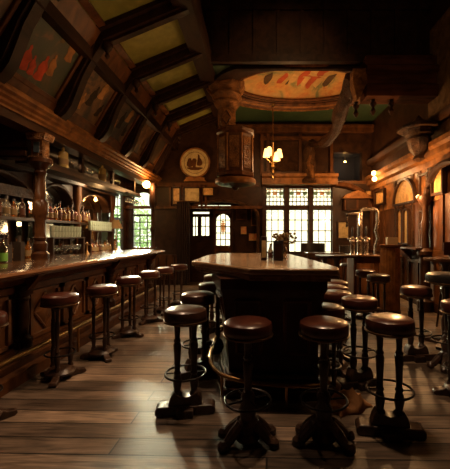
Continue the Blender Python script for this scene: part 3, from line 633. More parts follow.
def sconce(label, loc, arm, globes, power, name='wall_sconce', r=.05):
    t = thing(name, label, 'lamp', loc)
    MB().tube(arm, .012, 6).build('arm', BRASS, t)
    mb = MB(); mb.M = Matrix.Translation(arm[0]); mb.lathe([(.05, -.04), (.055, 0), (.05, .04)], n=10); mb.build('wall_plate', BRASS, t)
    for g in globes: MB().lathe([(.0, -r), (r * .7, -r * .7), (r, 0), (r * .7, r * .7), (.0, r)], g, 12).build('globe', GLOB, t)
    g = Vector(globes[0]) + Vector(loc); s = -1 if loc[0] > 0 else 1
    light('POINT', 'sconce_light', (g.x + s * .40, g.y - .25, g.z - .1), power, (1, .52, .2), .06)
sconce('twin bulb brass sconce glowing on the right wall near the far corner', (XR - .06, 8.2, 2.72), [(0, 0, 0), (-.1, 0, -.06), (-.16, 0, .0), (-.16, 0, .12)], [(-.16, 0, .17), (-.16, -.05, .02)], 45, r=.06)
sconce('single bulb sconce glowing on the right wall beside the arched painting', (XR - .06, RY(427), 1.96), [(0, 0, 0), (-.08, 0, -.03), (-.1, 0, .04)], [(-.1, 0, .09)], 85, r=.035)
t = thing('globe_lamp', 'round glowing globe lamp hanging under the cornice beyond the bar', 'lamp', (-2.72, 8.05, 2.71))
MB().tube([(0, 0, 0), (0, 0, -.06)], .008, 6).build('stem', BRASS, t); MB().lathe([(0, -.22), (.07, -.19), (.095, -.12), (.07, -.05), (.0, -.03)], n=14).build('globe', GLOB, t)
light('POINT', 'globe_light', (-2.55, 7.85, 2.5), 34, (1, .52, .2), .07)
light('POINT', 'niche_light', (2.35, 9.40, 3.3), 1.5, (1, .7, .4), .03)
t = thing('niche_lamp', 'tiny lit lamp inside the dark blue niche', 'lamp', (BX(345, 9.55), 9.55, NIC[3] - .17))
MB().lathe([(0, 0), (.025, .01), (.03, .04), (0, .06)], n=10).build('bulb', GLOB, t); MB().tube([(0, 0, .17), (0, 0, .055)], .006, 6).build('cord', BRASS, t)
t = thing('back_bar_lamp', 'small glowing bulb lamp before the far mirror of the back bar', 'lamp', (-3.42, 6.95, 2.10))
MB().tube([(0, 0, .15), (0, 0, .04)], .006, 6).build('cord', BRASS, t); MB().lathe([(0, -.04), (.028, -.02), (.03, .0), (.015, .035), (.012, .05)], n=12).build('bulb', GLOB, t)
light('POINT', 'back_bar_bulb_light', (-3.32, 6.95, 2.0), 8, (1, .55, .22), .04)
# back bar lights under the canopy
light('AREA', 'back_bar_light', (-3.05, 6.2, 2.22), 55, (1, .74, .42), .25, aim=(-3.5, 5.9, 1.2), size_y=3.4)
light('AREA', 'back_bar_light_near', (-3.1, 3.6, 2.22), 16, (1, .66, .34), .25, aim=(-3.5, 3.6, 1.2), size_y=1.6)

# ------------------------------------------------------------------ the bar counter
BY0, BY1 = .2, 7.0
t = thing('bar_counter', 'long dark panelled bar counter with a polished top running along the left side', 'bar', (-2.5, 3.6, 0))
def L_(m): m.M = Matrix.Translation((2.5, -3.6, 0)); return m
mb = L_(MB()); mb.box(-2.92, -2.27, BY0, BY1 - .15, 0, .96); mb.build('carcass', DARK, t)
mb = L_(MB()); pr = [(-2.98, .975), (-2.06, .975), (-2.01, .985), (-1.995, 1.005), (-2.01, 1.028), (-2.06, 1.035), (-2.98, 1.035)]
mb.prism(pr, BY0, BY1, 'y'); mb.build('counter_top', TOP, t)
mb = L_(MB()); mb.prism([(-2.04, .978), (-1.99, .986), (-1.975, 1.006), (-1.99, 1.03), (-2.04, 1.038)], BY0, BY1 + .01, 'y'); mb.build('rounded_edge', TOPE, t)
mb = L_(MB()); mb.prism([(-2.3, .86), (-2.2, .88), (-2.16, .93), (-2.08, .955), (-2.08, .974), (-2.3, .974)], BY0, BY1 - .05, 'y')
mb.box(-2.27, -2.24, BY0, BY1 - .15, .80, .86); mb.build('cornice_moulding', MID, t)
mb = L_(MB()); mb.prism([(-2.27, 0), (-2.12, 0), (-2.12, .10), (-2.17, .13), (-2.17, .19), (-2.22, .22), (-2.22, .28), (-2.27, .30)], BY0, BY1 - .1, 'y'); mb.build('plinth', MID, t)
pil = [1.3, 3.12, 4.95, 6.72]
for i, y in enumerate(pil):
    mb = L_(MB()); mb.lathe([(.075, .28), (.075, .36), (.05, .39), (.045, .42), (.055, .6), (.045, .72), (.06, .74), (.05, .76), (.075, .80), (.08, .87)], (-2.22, y, 0), 14); mb.box(-2.27, -2.19, y - .09, y + .09, .28, .34)
    mb.build('pilaster', DARK, t)
ys = [y for a, b in zip(pil, pil[1:]) for y in [(a + .1) + (b - a - .2) / 3 * k for k in range(3)]]
W = (1.82 - .2) / 3
for y in ys:
    mb = L_(MB()); y0, y1, z0, z1 = y + .03, y + W - .03, .31, .79
    mb.box(-2.27, -2.262, y0, y1, z0, z1)
    for a, b, c, d in ((y0, y0 + .035, z0, z1), (y1 - .035, y1, z0, z1), (y0, y1, z0, z0 + .035), (y0, y1, z1 - .035, z1)): mb.box(-2.27, -2.235, a, b, c, d)
    cy, cz = (y0 + y1) / 2, (z0 + z1) / 2
    a, b = (y1 - y0) / 2 - .07, (z1 - z0) / 2 - .06
    for s, off_ in ((1.0, .018), (.72, .008)):
        if s == 1:   # diamond bead
            P = [(cy - a, cz), (cy, cz + b), (cy + a, cz), (cy, cz - b)]
            for k in range(4):
                p, q = P[k], P[(k + 1) % 4]; mb.tube([(-2.252, *p), (-2.252, *q)], .014, 6)
        else:
            mb.loft([[(-2.262, cy + a * s * u, cz + b * s * v) for u, v in ((-1, 0), (0, 1), (1, 0), (0, -1))], [(-2.24, cy + a * s * .6 * u, cz + b * s * .6 * v) for u, v in ((-1, 0), (0, 1), (1, 0), (0, -1))]])
    mb.build('panel', PANEL, t)
mb = L_(MB()); mb.box(-2.9, -2.3, BY1 - .15, BY1 - .12, .1, .95); mb.build('end_panel', PANEL, t)
for y in (3.12, 4.95, BY1 - .26): mb = L_(MB()); mb.prism([(-2.27, .68), (-2.05, .95), (-2.05, .97), (-2.27, .97)], y - .04, y + .04, 'y'); mb.build('bracket', MID, t)
t = thing('foot_rail', 'brass foot rail along the bottom of the left bar', 'foot rail', (-2.07, 3.6, 0))
MB().tube([(0, BY0 - 3.6, .29), (0, 6.85 - 3.6, .29)], .025, 10).build('rail', BRASS, t)
for y in (.6, 2.2, 3.8, 5.4, 6.7): MB().tube([(0, y - 3.6, .28), (0.0, y - 3.6, .12), (-.0, y - 3.6, 0)], .014, 8).build('bracket', BRASS, t)

# turned pillar standing on the counter with bracket box
t = thing('bar_pillar', 'stout turned wooden pillar standing on the bar counter, carrying the canopy', 'pillar', (-2.77, 4.2, 1.035))
P0 = [(.10, 0), (.10, .07), (.07, .10), (.085, .14), (.085, .2), (.06, .23), (.075, .27), (.06, .31), (.06, .48), (.07, .55), (.09, .58), (.09, .72), (.06, .76), (.07, .82), (.06, .86), (.055, 1.05), (.075, 1.1), (.06, 1.13), (.10, 1.18), (.14, 1.22), (.14, 1.27)]
MB().lathe(P0, n=18).build('shaft', wood('deep_red_turned_wood', (.025, .009, .004), (.09, .034, .013), .25, (1, 1, 1), 6, .2), t)
mb = MB(); mb.box(-.07, .07, -.07, .07, 1.27, 1.50); mb.box(-.09, .09, -.09, .09, 1.27, 1.30); mb.prism([(-.1, 1.50), (.1, 1.50), (.13, 1.585), (-.13, 1.585)], -.1, .1, 'y'); mb.build('bracket_box', TANC, t)
MB().box(-.035, .035, -.08, -.07, 1.34, 1.47).build('niche_panel', plain('blue_grey_inset', (.05, .07, .08), .5), t)
# transverse beam and canopy board, hung under the cornice
mb = MB(); mb.box(XL, -2.9, 4.15, 4.3, 2.32, 2.95); mb.box(XL, -2.9, 4.11, 4.15, 2.34, 2.40); mb.box(XL, -2.9, 4.11, 4.15, 2.85, 2.92); mb.box(XL, -2.9, 4.13, 4.15, 2.45, 2.80); struct(mb.build('trim_%d' % ti, DARK)); ti += 1
t = thing('canopy_shelf', 'dark shelf hung under the cornice above the bar, holding large bottles and glasses', 'shelf', (-2.92, 6.0, 2.28))
MB().box(-.26, .14, -1.68, 1.8, 0, .04).build('shelf_board', BEAM, t)
MB().box(.10, .14, -1.68, 1.8, -.05, 0).build('edge_strip', DARK, t)
for y in (-.55, .6, 1.75): MB().box(-.03, .03, y - .03, y + .03, .04, .345).build('hanger', DARK, t)

# ------------------------------------------------------------------ back bar
t = thing('back_bar', 'tall dark back bar with arched mirrors and shelves behind the bar counter', 'back bar', (-3.4, 4.8, 0))
def L2(m=None): m = MB(); m.M = Matrix.Translation((3.4, -4.8, 0)); return m
m = L2(); m.box(XL + .02, -3.2, 1.6, 7.7, 0, .95); m.build('base_cabinet', DARK, t)
m = L2(); m.box(XL + .02, -3.12, 1.6, 7.75, .95, 1.0); m.build('lower_counter', DARKY, t)
m = L2(); m.box(XL + .02, -3.28, 1.6, 6.75, 1.55, 1.59); m.build('shelf', DARKY, t)
m = L2(); m.box(XL + .02, -3.3, 1.6, 7.7, 2.28, 2.6); m.box(XL + .02, -3.25, 1.6, 7.72, 2.25, 2.30); m.build('top_frieze', DARK, t)
bays = [(2.2, 3.45), (3.6, 4.95), (5.1, 6.02), (6.24, 7.5)]
for i, (a, b) in enumerate(bays):
    m = L2(); m.box(XL + .03, XL + .05, a, b, 1.0, 2.25); m.build('mirror', MIRROR if i > 0 else DARK, t)
    m = L2(); zs = 1.85; w = (b - a) / 2; cy = (a + b) / 2
    arc_ = [(cy + w * math.cos(u), zs + .34 * math.sin(u)) for u in [PI * k / 14 for k in range(15)]]
    m.prism([(b, 2.27)] + arc_[:8], XL + .06, -3.38, 'x'); m.prism([(a, 2.27)] + arc_[:6:-1], XL + .06, -3.38, 'x')
    m.tube([(-3.38, p[0], p[1]) for p in arc_], .03, 8); m.build('arch', DARK, t)
for y in (2.1, 3.52, 5.02, 6.13, 7.6):
    m = L2(); m.lathe([(.07, 1.0), (.07, 1.1), (.05, 1.14), (.045, 1.3), (.06, 1.42), (.06, 1.7), (.045, 1.74), (.045, 1.9), (.07, 2.0), (.08, 2.25)], (-3.36, y, 0), 12); m.build('column', MID, t)
m = L2(); m.box(-3.36, -3.34, 3.7, 4.9, 1.88, 2.02); m.build('frieze_panel', MIDC, t)
# glassware holders: rows of upside-down tumblers in two tiers, greenish
gb = MB(); gb.lathe([(.030, 0), (.032, .004), (.040, .09), (.037, .09), (.029, .008)], n=10)
gp = gb.build('tumbler', RIB)
cnt = 0
tiers = [(5.12, 6.02, 1.31, -3.22, 2), (6.28, 7.22, 1.44, -3.22, 2)]
mb = MB(); 
for (a, b, z, X, rows) in tiers:
    y = a + .05; row = []
    while y < b:
        for r in range(rows):
            c = gp if cnt == 0 else gp.copy()
            if cnt: COL.objects.link(c)
            c.location = (X, y, z + r * .093); cnt += 1
            place = 'under the mirror shelf right of the bar pillar' if a < 6 else 'beside the far mirror of the back bar'
            tag(c, 'greenish glass tumbler in the stacked block %s' % place, 'glass', 'stacked tumblers ' + place)
        y += .085
MB().box(-.06, .06, -.47, .47, 0, .02).build('x', DARK).name = 'glass_tray'
gt = bpy.data.objects['glass_tray']; gt.location = (-3.22, 5.57, 1.29); tag(gt, 'dark tray carrying the stacked tumblers under the mirror shelf', 'tray')
for y in (-.45, .45): MB().box(-.05, .05, y - .02, y + .02, -.29, 0).build('foot', DARK, gt)
g2 = MB().box(-.06, .06, -.50, .50, 0, .02).build('glass_tray', DARK, loc=(-3.22, 6.75, 1.42)); tag(g2, 'dark tray carrying stacked tumblers before the far mirror', 'tray')
for y in (-.48, .48): MB().box(-.05, .05, y - .02, y + .02, -.42, 0).build('foot', DARK, g2)
# bottles
def bottle_mesh(kind, shape):
    m = MB()
    H, r = shape
    body = H * .58
    m.m = 0; m.lathe([(r * .9, 0), (r, .01), (r, body), (r * .80, body + .016), (r * .36, body + .035), (r * .30, H - .035), (r * .40, H - .03), (r * .38, H - .012)], n=12)
    m.m = 1; m.lathe([(r * .42, H - .035), (r * .42, H)], n=10)
    m.m = 2; m.lathe([(r * 1.02, body * .25), (r * 1.02, body * .75)], n=12, cap=False)
    return m
kinds = {}
for kd, shp, lb in (('amber', (.27, .040), LABELC), ('brown', (.30, .038), LABELR), ('green', (.28, .040), LABELC), ('clear', (.26, .042), LABELC), ('dark', (.29, .036), LABELR), ('red', (.25, .042), LABELC)):
    o = bottle_mesh(kd, shp).build('bottle', [BM[kd], CAPM, lb]); kinds[kd] = o; o['used'] = 0
def put_bottle(kd, x, y, z, label, group, s=1):
    o = kinds[kd]
    if o['used']: c = o.copy(); COL.objects.link(c)
    else: c = o
    o['used'] = 1
    if c != o or True:
        c.location = (x, y, z); c.rotation_euler = (0, 0, random.random() * 6); c.scale = (1, 1, s)
    tag(c, label, 'bottle', group); return c
ordn = ['first', 'second', 'third', 'fourth', 'fifth', 'sixth', 'seventh', 'eighth', 'ninth', 'tenth', 'eleventh', 'twelfth', 'thirteenth', 'fourteenth', 'fifteenth', 'sixteenth']
cname = {'amber': 'amber', 'brown': 'brown', 'green': 'green', 'clear': 'pale', 'dark': 'near black', 'red': 'reddish'}
def row(seq, y0, dy, X, z, place, group, frm):
    for i, kd in enumerate(seq):
        jitter = random.uniform(-.012, .012)
        put_bottle(kd, X + random.uniform(-.01, .01), y0 + i * dy + jitter, z, '%s bottle on %s, %s from %s' % (cname[kd], place, ordn[i], frm), group, random.uniform(.85, 1.12))
row(['green', 'amber', 'clear', 'amber', 'brown', 'clear', 'amber', 'brown'], 3.66, .150, -3.36, 1.59, 'the upper shelf left of the bar pillar', 'bottles on the upper shelf left of the pillar', 'the left')
row(['clear', 'amber', 'red', 'amber', 'brown', 'amber', 'amber', 'brown', 'red', 'amber', 'brown', 'amber', 'brown'], 5.12, .122, -3.37, 1.59, 'the upper shelf right of the bar pillar', 'bottles on the upper shelf right of the pillar', 'the pillar')
row(['clear', 'dark', 'clear', 'brown', 'amber', 'clear', 'amber'], 3.75, .16, -3.28, 1.0, 'the lower counter left of the bar pillar', 'bottles on the lower counter left of the pillar', 'the left')
row(['amber', 'red', 'clear', 'amber', 'brown', 'clear', 'amber', 'clear', 'amber', 'red', 'amber'], 6.30, .115, -3.24, 1.0, 'the lower counter at the far mirror', 'bottles on the far lower counter', 'the near end')
for kd, o in kinds.items():
    if 'used' in o: 
        for x in COL.objects:
            if 'used' in x: del x['used']
# stemmed glasses
wg = MB(); wg.lathe([(.035, 0), (.033, .004), (.006, .010), (.005, .075), (.030, .105), (.036, .14), (.032, .18), (.029, .18), (.033, .14), (.027, .11), (.0, .095)], n=12, cap=False)
w0 = wg.build('wine_glass', GLASS); first = True
def put_glass(x, y, z, label, group, flip=False):
    global first
    c = w0 if first else w0.copy()
    if not first: COL.objects.link(c)
    first = False
    c.location = (x, y, z + (.18 if flip else 0)); c.rotation_euler = (PI if flip else 0, 0, 0); tag(c, label, 'glass', group)
for i in range(9): put_glass(-2.93, 5.15 + i * .085, 2.32, 'wine glass on the canopy shelf between the flagons, %s from the near flagon' % ordn[i], 'wine glasses on the canopy shelf')
for i in range(5): put_glass(-2.93, 6.45 + i * .12, 2.32, 'wine glass on the canopy shelf beyond the far flagon, %s from it' % ordn[i], 'wine glasses beyond the far flagon')
t = thing('glass_rack', 'wooden rack of hanging stemmed glasses under the far end of the canopy shelf', 'rack', (-2.80, 7.35, 2.24)); MB().box(-.07, .07, -.4, .4, 0, .02).build('rack_board', DARK, t); MB().box(-.015, .015, -.4, .4, .02, .04).build('batten', DARK, t)
for i in range(7): put_glass(-2.80, 7.02 + i * .11, 2.06, 'wine glass hanging upside down in the rack, %s from the near end' % ordn[i], 'hanging wine glasses', True)
for i in range(11): put_glass(-3.22, 5.16 + i * .078, 1.0, 'wine glass on the back counter under the nearer tumbler tray, %s from left' % ordn[i], 'wine glasses on the lower back bar counter')
FLG = plain('yellowed_flagon_glass', (.62, .44, .16), .15, 0, trans=.35)
for y, lab in ((4.82, 'nearer'), (6.03, 'farther')):
    t = thing('flagon', 'tall yellowish glass flagon with a wire top on the canopy shelf, the %s one' % lab, 'bottle', (-2.845, y, 2.32), 0, 'flagons on the canopy shelf')
    MB().lathe([(.058, 0), (.066, .02), (.066, .22), (.052, .24), (.022, .255), (.018, .30), (.028, .31)], n=14).build('body', FLG, t)
    MB().lathe([(.028, .31), (.03, .32), (.012, .34), (.008, .40)], n=10).build('stopper', BRASS, t)
    mb = MB(); mb.lathe([(.068, .05), (.068, .13)], n=14, cap=False); mb.build('label', LABELC, t)
# items on the counter near the left edge
t = thing('spirit_bottle', 'square shouldered clear bottle with a bright green label at the left edge of the bar', 'bottle', (-2.80, 3.62, 1.035))
MB().lathe([(.042, 0), (.045, .01), (.045, .16), (.02, .21), (.016, .26), (.018, .28)], n=14).build('body', GLASS, t); MB().lathe([(.047, .02), (.047, .11)], n=14, cap=False).build('label', LABELG, t); MB().lathe([(.02, .27), (.02, .305)], n=12).build('cap', CAPM, t)
for (x, y, h, lab) in ((-2.86, 3.95, .30, 'tall dark boxed bottle standing on the bar just left of the pillar'), (-2.90, 3.80, .26, 'short dark boxed bottle standing behind the green labelled bottle')):
    mb = MB(); mb.box(-.045, .045, -.035, .035, 0, h * .75); mb.lathe([(.02, h * .75), (.016, h * .9), (.02, h)], n=10); tag(mb.build('bottle_box', plain('dark_carton', (.03, .018, .012), .5), loc=(x, y, 1.035)), lab, 'bottle')
t = thing('brass_tap', 'small gleaming brass tap on the bar beyond the pillar', 'tap', (-2.80, 5.4, 1.035)); MB().lathe([(.035, 0), (.03, .02), (.015, .04), (.015, .15), (.025, .17), (.01, .2)], n=12).build('column', BRASS, t); MB().tube([(0, 0, .15), (.07, 0, .15), (.09, 0, .11)], .009, 6).build('spout', BRASS, t)

# ------------------------------------------------------------------ island counter
t = thing('island_bar', 'dark mahogany island bar with an angular polished top in the middle of the room', 'bar', (0, 3.5, 0))
poly = [(-.07, 2.50), (.60, 2.44), (.64, 2.62), (.52, 3.85), (.40, 4.75), (-.55, 4.75), (-.66, 4.2), (-.66, 3.28)]
def sc(poly, s, cx=0.02, cy=3.55): return [(cx + (x - cx) * s, cy + (y - cy) * s) for x, y in poly]
def L3(): m = MB(); m.M = Matrix.Translation((0, -3.5, 0)); return m
m = L3(); m.prism(poly, 1.035, 1.085); m.build('table_top', wood('honey_polished_top', (.26, .145, .070), (.44, .27, .14), .26, (1.5, 1.5, 1), 4, .08, coat=.3, spec=.5), t, bevel=.012)
m = L3(); m.prism(sc(poly, .985), 1.01, 1.036); m.prism(sc(poly, .93), .98, 1.01); m.build('edge_moulding', TOPE, t, bevel=.006)
body = [(-.28, 2.72), (.52, 2.68), (.50, 3.9), (.36, 4.55), (-.28, 4.55), (-.36, 4.2), (-.40, 3.25)]
def ins(poly, d):
    cx = sum(p[0] for p in poly) / len(poly); cy = sum(p[1] for p in poly) / len(poly)
    r = []
    for x, y in poly:
        v = Vector((x - cx, y - cy)); L = v.length; v.normalize(); r.append((x + v.x * d, y + v.y * d))
    return r
m = L3()
m.loft([[(x, y, z) for x, y in ins(body, d)] for d, z in ((-.12, .10), (-.10, .3), (-.06, .5), (-.01, .72), (.03, .86), (.07, .90), (.07, .985))]); m.build('body', ISL, t)
m = L3(); m.prism(ins(body, .02), 0, .07); m.prism(ins(body, -.03), .07, .13); m.prism(ins(body, -.06), .13, .17); m.build('plinth', ISL, t, bevel=.008)
def face_panel(p, q, z0, z1, lean, name):
    p = Vector((*p, 0)); q = Vector((*q, 0)); d = (q - p).normalized(); nn = Vector((d.y, -d.x, 0))
    m = L3()
    a, b = p + d * .1, q - d * .1
    def P(base, z): k = (z - .3) / .55; return tuple(base + nn * (-.095 + .12 * max(0, k) ** 1.3) + Vector((0, 0, z)))
    for (s, e) in (((a, z0), (b, z0)), ((b, z0), (b, z1)), ((b, z1), (a, z1)), ((a, z1), (a, z0))):
        m.tube([P(s[0] + (e[0] - s[0]) * i / 6, s[1] + (e[1] - s[1]) * i / 6) for i in range(7)], .018, 6)
    m.build(name, MID, t)
for p, q in ((body[0], ((body[0][0] + body[1][0]) / 2, 2.70)), (((body[0][0] + body[1][0]) / 2, 2.70), body[1]), (body[6], body[0]), (body[5], body[6]), (body[1], body[2])): face_panel(p, q, .34, .80, 0, 'panel_moulding')
t = thing('island_foot_rail', 'curved brass foot rail around the base of the island bar', 'foot rail', (0, 3.5, 0))
rp = [(-.46, 4.5), (-.48, 4.0), (-.48, 3.5), (-.47, 3.15), (-.38, 2.85), (-.20, 2.66), (.10, 2.57), (.36, 2.54), (.50, 2.56), (.56, 2.62)]
def smooth(P, it=2):
    for _ in range(it):
        Q = [P[0]]
        for a, b in zip(P, P[1:]): Q += [tuple(a[i] * .75 + b[i] * .25 for i in range(len(a))), tuple(a[i] * .25 + b[i] * .75 for i in range(len(a)))]
        P = Q + [P[-1]]
    return P
MB().tube([(x, y - 3.5, .17) for x, y in smooth(rp)], .017, 8).build('rail', BRASS, t)
for x, y in ((-.477, 3.42), (-.30, 2.76), (.22, 2.555), (-.477, 4.1)):
    MB().tube([(x, y - 3.5, .17), (x, y - 3.5, 0)], .012, 6).build('bracket', BRASS, t)
# things on the island
t = thing('menu_holder', 'dark wooden menu holder on the island, the left one', 'menu holder', (.06, 3.35, 1.085)); MB().box(-.03, .03, -.05, .05, 0, .24).build('block', DARK, t, bevel=.005); MB().box(-.022, .022, -.056, -.05, .03, .2).build('card', PARCH, t)
t = thing('menu_holder', 'wider dark menu holder on the island, right of the small bottle', 'menu holder', (.20, 3.28, 1.085)); MB().box(-.048, .048, -.04, .04, 0, .20).build('block', BLACKLEA, t, bevel=.004); MB().box(-.03, .03, -.045, -.04, .03, .17).build('card', DARK, t); MB().tube([(-.03, 0, .2), (0, 0, .225), (.03, 0, .2)], .005, 6).build('handle', BRASS, t)
t = thing('condiment_bottle', 'small glass bottle with a warm label between the two menu holders', 'bottle', (.125, 3.30, 1.085)); MB().lathe([(.022, 0), (.024, .02), (.024, .1), (.010, .14), (.010, .17)], n=12).build('body', BM['clear'], t); MB().lathe([(.0255, .03), (.0255, .08)], n=12, cap=False).build('label', LABELR, t)
t = thing('flower_vase', 'pewter vase of dried flowers and leaves on the island behind the menu holders', 'vase', (.27, 3.46, 1.085)); MB().lathe([(.03, 0), (.022, .02), (.035, .06), (.04, .09), (.018, .14), (.025, .16)], n=14).build('vase', SILVER, t)
mb = MB(); rnd = random.Random(3)
for i in range(60):
    a = rnd.random() * 6.28; r = rnd.random() * .14; z = .17 + rnd.random() * .10
    mb.tube([(0, 0, .12), (r * .4 * math.cos(a), r * .4 * math.sin(a), .12 + (z - .12) * .6), (r * math.cos(a), r * math.sin(a), z)], .0025, 4)
mb.build('stems', DRY, t)
mb = MB(); rnd = random.Random(3)
for i in range(60):
    a = rnd.random() * 6.28; r = rnd.random() * .14; z = .17 + rnd.random() * .10
    mb.lathe([(.004, -.014), (.017, -.004), (.012, .01), (.0, .014)], (r * math.cos(a), r * math.sin(a), z), 6)
mb.build('blossoms', DRY, t)

# ------------------------------------------------------------------ stools
def seat_profile(r, z, h=.095):
    return [(r * .93, z - h), (r * .985, z - h + .01), (r, z - h * .6), (r * .995, z - h * .34), (r * .965, z - h * .16), (r * .88, z - .006), (r * .7, z + .002), (r * .4, z + .006), (.0, z + .007)]
def stool(label, x, y, rz, kind, seat=LEATHER, r=.158, H=.795, group=None, name='bar_stool'):
    t = thing(name, label, 'stool', (x, y, 0), rz, group)
    so = MB().lathe(seat_profile(r, H - .006), n=36).build('seat', seat, t)
    MB().ring((0, 0, H - .098), r * .99, .008, 32, 8).build('seat_band', BRONZE, so)
    zt = H - .098
    MB().lathe([(r * .5, zt - .035), (r * .85, zt - .012), (r * .9, zt + .005)], n=24).build('seat_plate', IRON, t)
    def post(px, py, z0, s=1, m=None):
        m = m or MB(); h = zt - .03 - z0
        pr = [(.034, 0), (.036, .06), (.024, .09), (.028, .13), (.034, .2), (.028, .27), (.020, .3), (.030, .33), (.020, .36), (.023, .5), (.026, .62), (.030, .72), (.022, .75), (.028, .78), (.019, .81), (.022, .95), (.03, 1.0)]
        m.lathe([(a * s, b * h) for a, b in pr], (px, py, z0), 12); return m
    if kind == 1:    # one turned post on a carved claw base
        post(0, 0, .12, 1.12).build('post', IRON, t)
        m = MB(); m.lathe([(.07, .02), (.085, .04), (.06, .08), (.07, .13), (.05, .16), (.058, .22), (.04, .26), (.048, .30), (.032, .33)], n=10); m.build('base', IRON, t)
        for k in range(4):
            a = math.radians((24, 156, 204, 336)[k]); c, s = math.cos(a), math.sin(a)
            m = MB(); m.tube([(c * .05, s * .05, .13), (c * .10, s * .10, .085), (c * .145, s * .145, .04), (c * .17, s * .17, .03)], [.034, .036, .030, .026], 8); m.lathe([(.02, 0), (.036, .012), (.034, .04), (.015, .06)], (c * .175, s * .175, 0), 10); m.build('foot', IRON, t)
        zr, R = .275, .148
        m = MB(); m.ring((0, 0, zr), R, .0085)
        for k in range(4):
            a = k * PI / 2 + .4; m.tube([(0, 0, zr), (R * math.cos(a), R * math.sin(a), zr)], .006, 6)
        m.build('foot_ring', IRONM, t)
    elif kind == 2:  # two posts on a sled foot
        for s in (-1, 1): post(s * .062, 0, .12, 1).build('post', IRON, t)
        m = MB(); m.prism([(-.21, 0), (.21, 0), (.22, .02), (.22, .05), (.20, .07), (-.20, .07), (-.22, .05), (-.22, .02)], -.055, .055, 'y'); m.build('sled_foot', IRON, t, bevel=.008)
        m = MB(); m.prism([(-.06, 0), (.06, 0), (.06, .06), (-.06, .06)], -.10, .10, 'y'); m.build('cross_foot', IRON, t, bevel=.008)
        m = MB(); m.prism([(-.125, .07), (.125, .07), (.11, .13), (.085, .17), (.04, .14), (0, .13), (-.04, .14), (-.085, .17), (-.11, .13)], -.045, .045, 'y'); m.build('carved_block', IRON, t, bevel=.008)
        zr, R = .30, .150
        m = MB(); m.ring((0, 0, zr), R, .008)
        for s in (-1, 1): m.tube([(s * .06, 0, zr), (s * R, 0, zr)], .006, 6)
        m.build('foot_ring', IRONM, t)
    else:            # three posts on a spread base
        for k in range(3):
            a = PI / 6 + k * 2 * PI / 3; post(.085 * math.cos(a), .085 * math.sin(a), .08, .72).build('post', IRON, t)
        m = MB(); m.lathe([(.12, .05), (.13, .07), (.10, .10), (.05, .12)], n=20); m.build('base', IRON, t)
        for k in range(3):
            a = PI / 6 + k * 2 * PI / 3; c, s = math.cos(a), math.sin(a)
            m = MB(); m.M = Matrix.Rotation(a, 4, 'Z'); m.prism([(0, .0), (.20, .0), (.22, .015), (.21, .04), (.15, .05), (.10, .09), (0, .10)], -.03, .03, 'y'); m.build('foot', IRON, t, bevel=.006)
        m = MB(); m.ring((0, 0, .24), .125, .008); m.build('foot_ring', IRONM, t)
    return t
stool('nearest single post leather stool, at the front left of the island', -.065, 2.13, .1, 1)
stool('single post leather stool at the front right of the island', .425, 2.13, -.25, 1)
stool('two post sled footed stool nearest the camera left of the island', -.545, 2.49, .12, 2, LEATHERB)
stool('two post stool second along the left side of the island', -.575, 3.16, .5, 2, LEATHERB)
stool('stool third along the left side of the island', -.525, 3.80, .3, 2, LEATHERB)
stool('stool fourth and farthest along the left side of the island', -.60, 4.62, .9, 2, LEATHERB)
stool('two post leather stool nearest the camera on the right side of the island', .885, 2.22, -.15, 2)
stool('two post leather stool just behind the nearest right hand island stool', .90, 2.93, .35, 2)
stool('low tucked in leather stool at the right front corner of the island', .575, 2.80, .7, 3, H=.75)
stool('dark stool tucked under the right side of the island, nearest of three', .76, 3.24, .4, 3)
stool('dark stool tucked under the right side of the island, middle of three', .82, 3.62, .9, 3)
stool('dark stool tucked under the right side of the island, farthest of three', .93, 4.0, .2, 3)
stool('leather stool at the far left edge, nearest along the left bar', -1.94, 2.30, .4, 3)
for i, (x, y, l) in enumerate(((-1.85, 3.09, 'second along the left bar, before the first diamond panels'), (-1.71, 3.62, 'third along the left bar'), (-1.72, 4.4, 'fourth along the left bar, in the middle of the row'), (-1.68, 5.1, 'fifth along the left bar'), (-1.62, 5.71, 'second from the far end of the left bar'), (-1.51, 6.32, 'at the far end of the left bar'))):
    stool('leather stool ' + l, x, y, .25 + i * .5, 3)
stool('leather stool in front of the service counter, left one', 1.73, 5.3, .3, 3)
stool('brown stool in front of the service counter, right one', 1.71, 4.68, .8, 3, LEATHERB)
stool('leather stool standing alone on the right side floor', 1.70, 3.55, .1, 2)
stool('tall broad dark leather stool at the right edge', 1.92, 3.35, .5, 1, BLACKLEA, r=.20, H=.96)
stool('leather stool at the right edge, cut by the frame, before the tall one', 1.69, 2.74, .3, 3)

# ------------------------------------------------------------------ tables and chairs behind and right
def pub_table(label, x, y, hx, hy, H, mat=TOP, rnd_=False):
    t = thing('pub_table', label, 'table', (x, y, 0))
    if rnd_: MB().lathe([(hx * .97, H - .035), (hx, H - .025), (hx, H - .008), (hx * .97, H)], n=36).build('table_top', mat, t)
    else: MB().box(-hx, hx, -hy, hy, H - .035, H).build('table_top', mat, t, bevel=.008)
    MB().lathe([(.06, .05), (.04, .12), (.05, .3), (.03, .36), (.035, .6), (.06, .68), (.035, .74), (.04, H - .1), (.09, H - .036)], n=14).build('pedestal', IRON, t)
    for k in range(4):
        m = MB(); m.M = Matrix.Rotation(PI / 4 + k * PI / 2, 4, 'Z'); m.prism([(0, 0), (.26, 0), (.27, .03), (.1, .07), (0, .09)], -.03, .03, 'y'); m.build('foot', IRON, t)
pub_table('tall dark rectangular pub table right behind the island', 1.28, 5.35, .32, .22, 1.02, ISL)
pub_table('tall pale topped pub table before the large windows', 1.32, 6.6, .36, .25, 1.0)
pub_table('tall round pub table with a glossy tan top at the right edge', 2.30, 4.05, .25, .25, 1.06, TOPE, True)
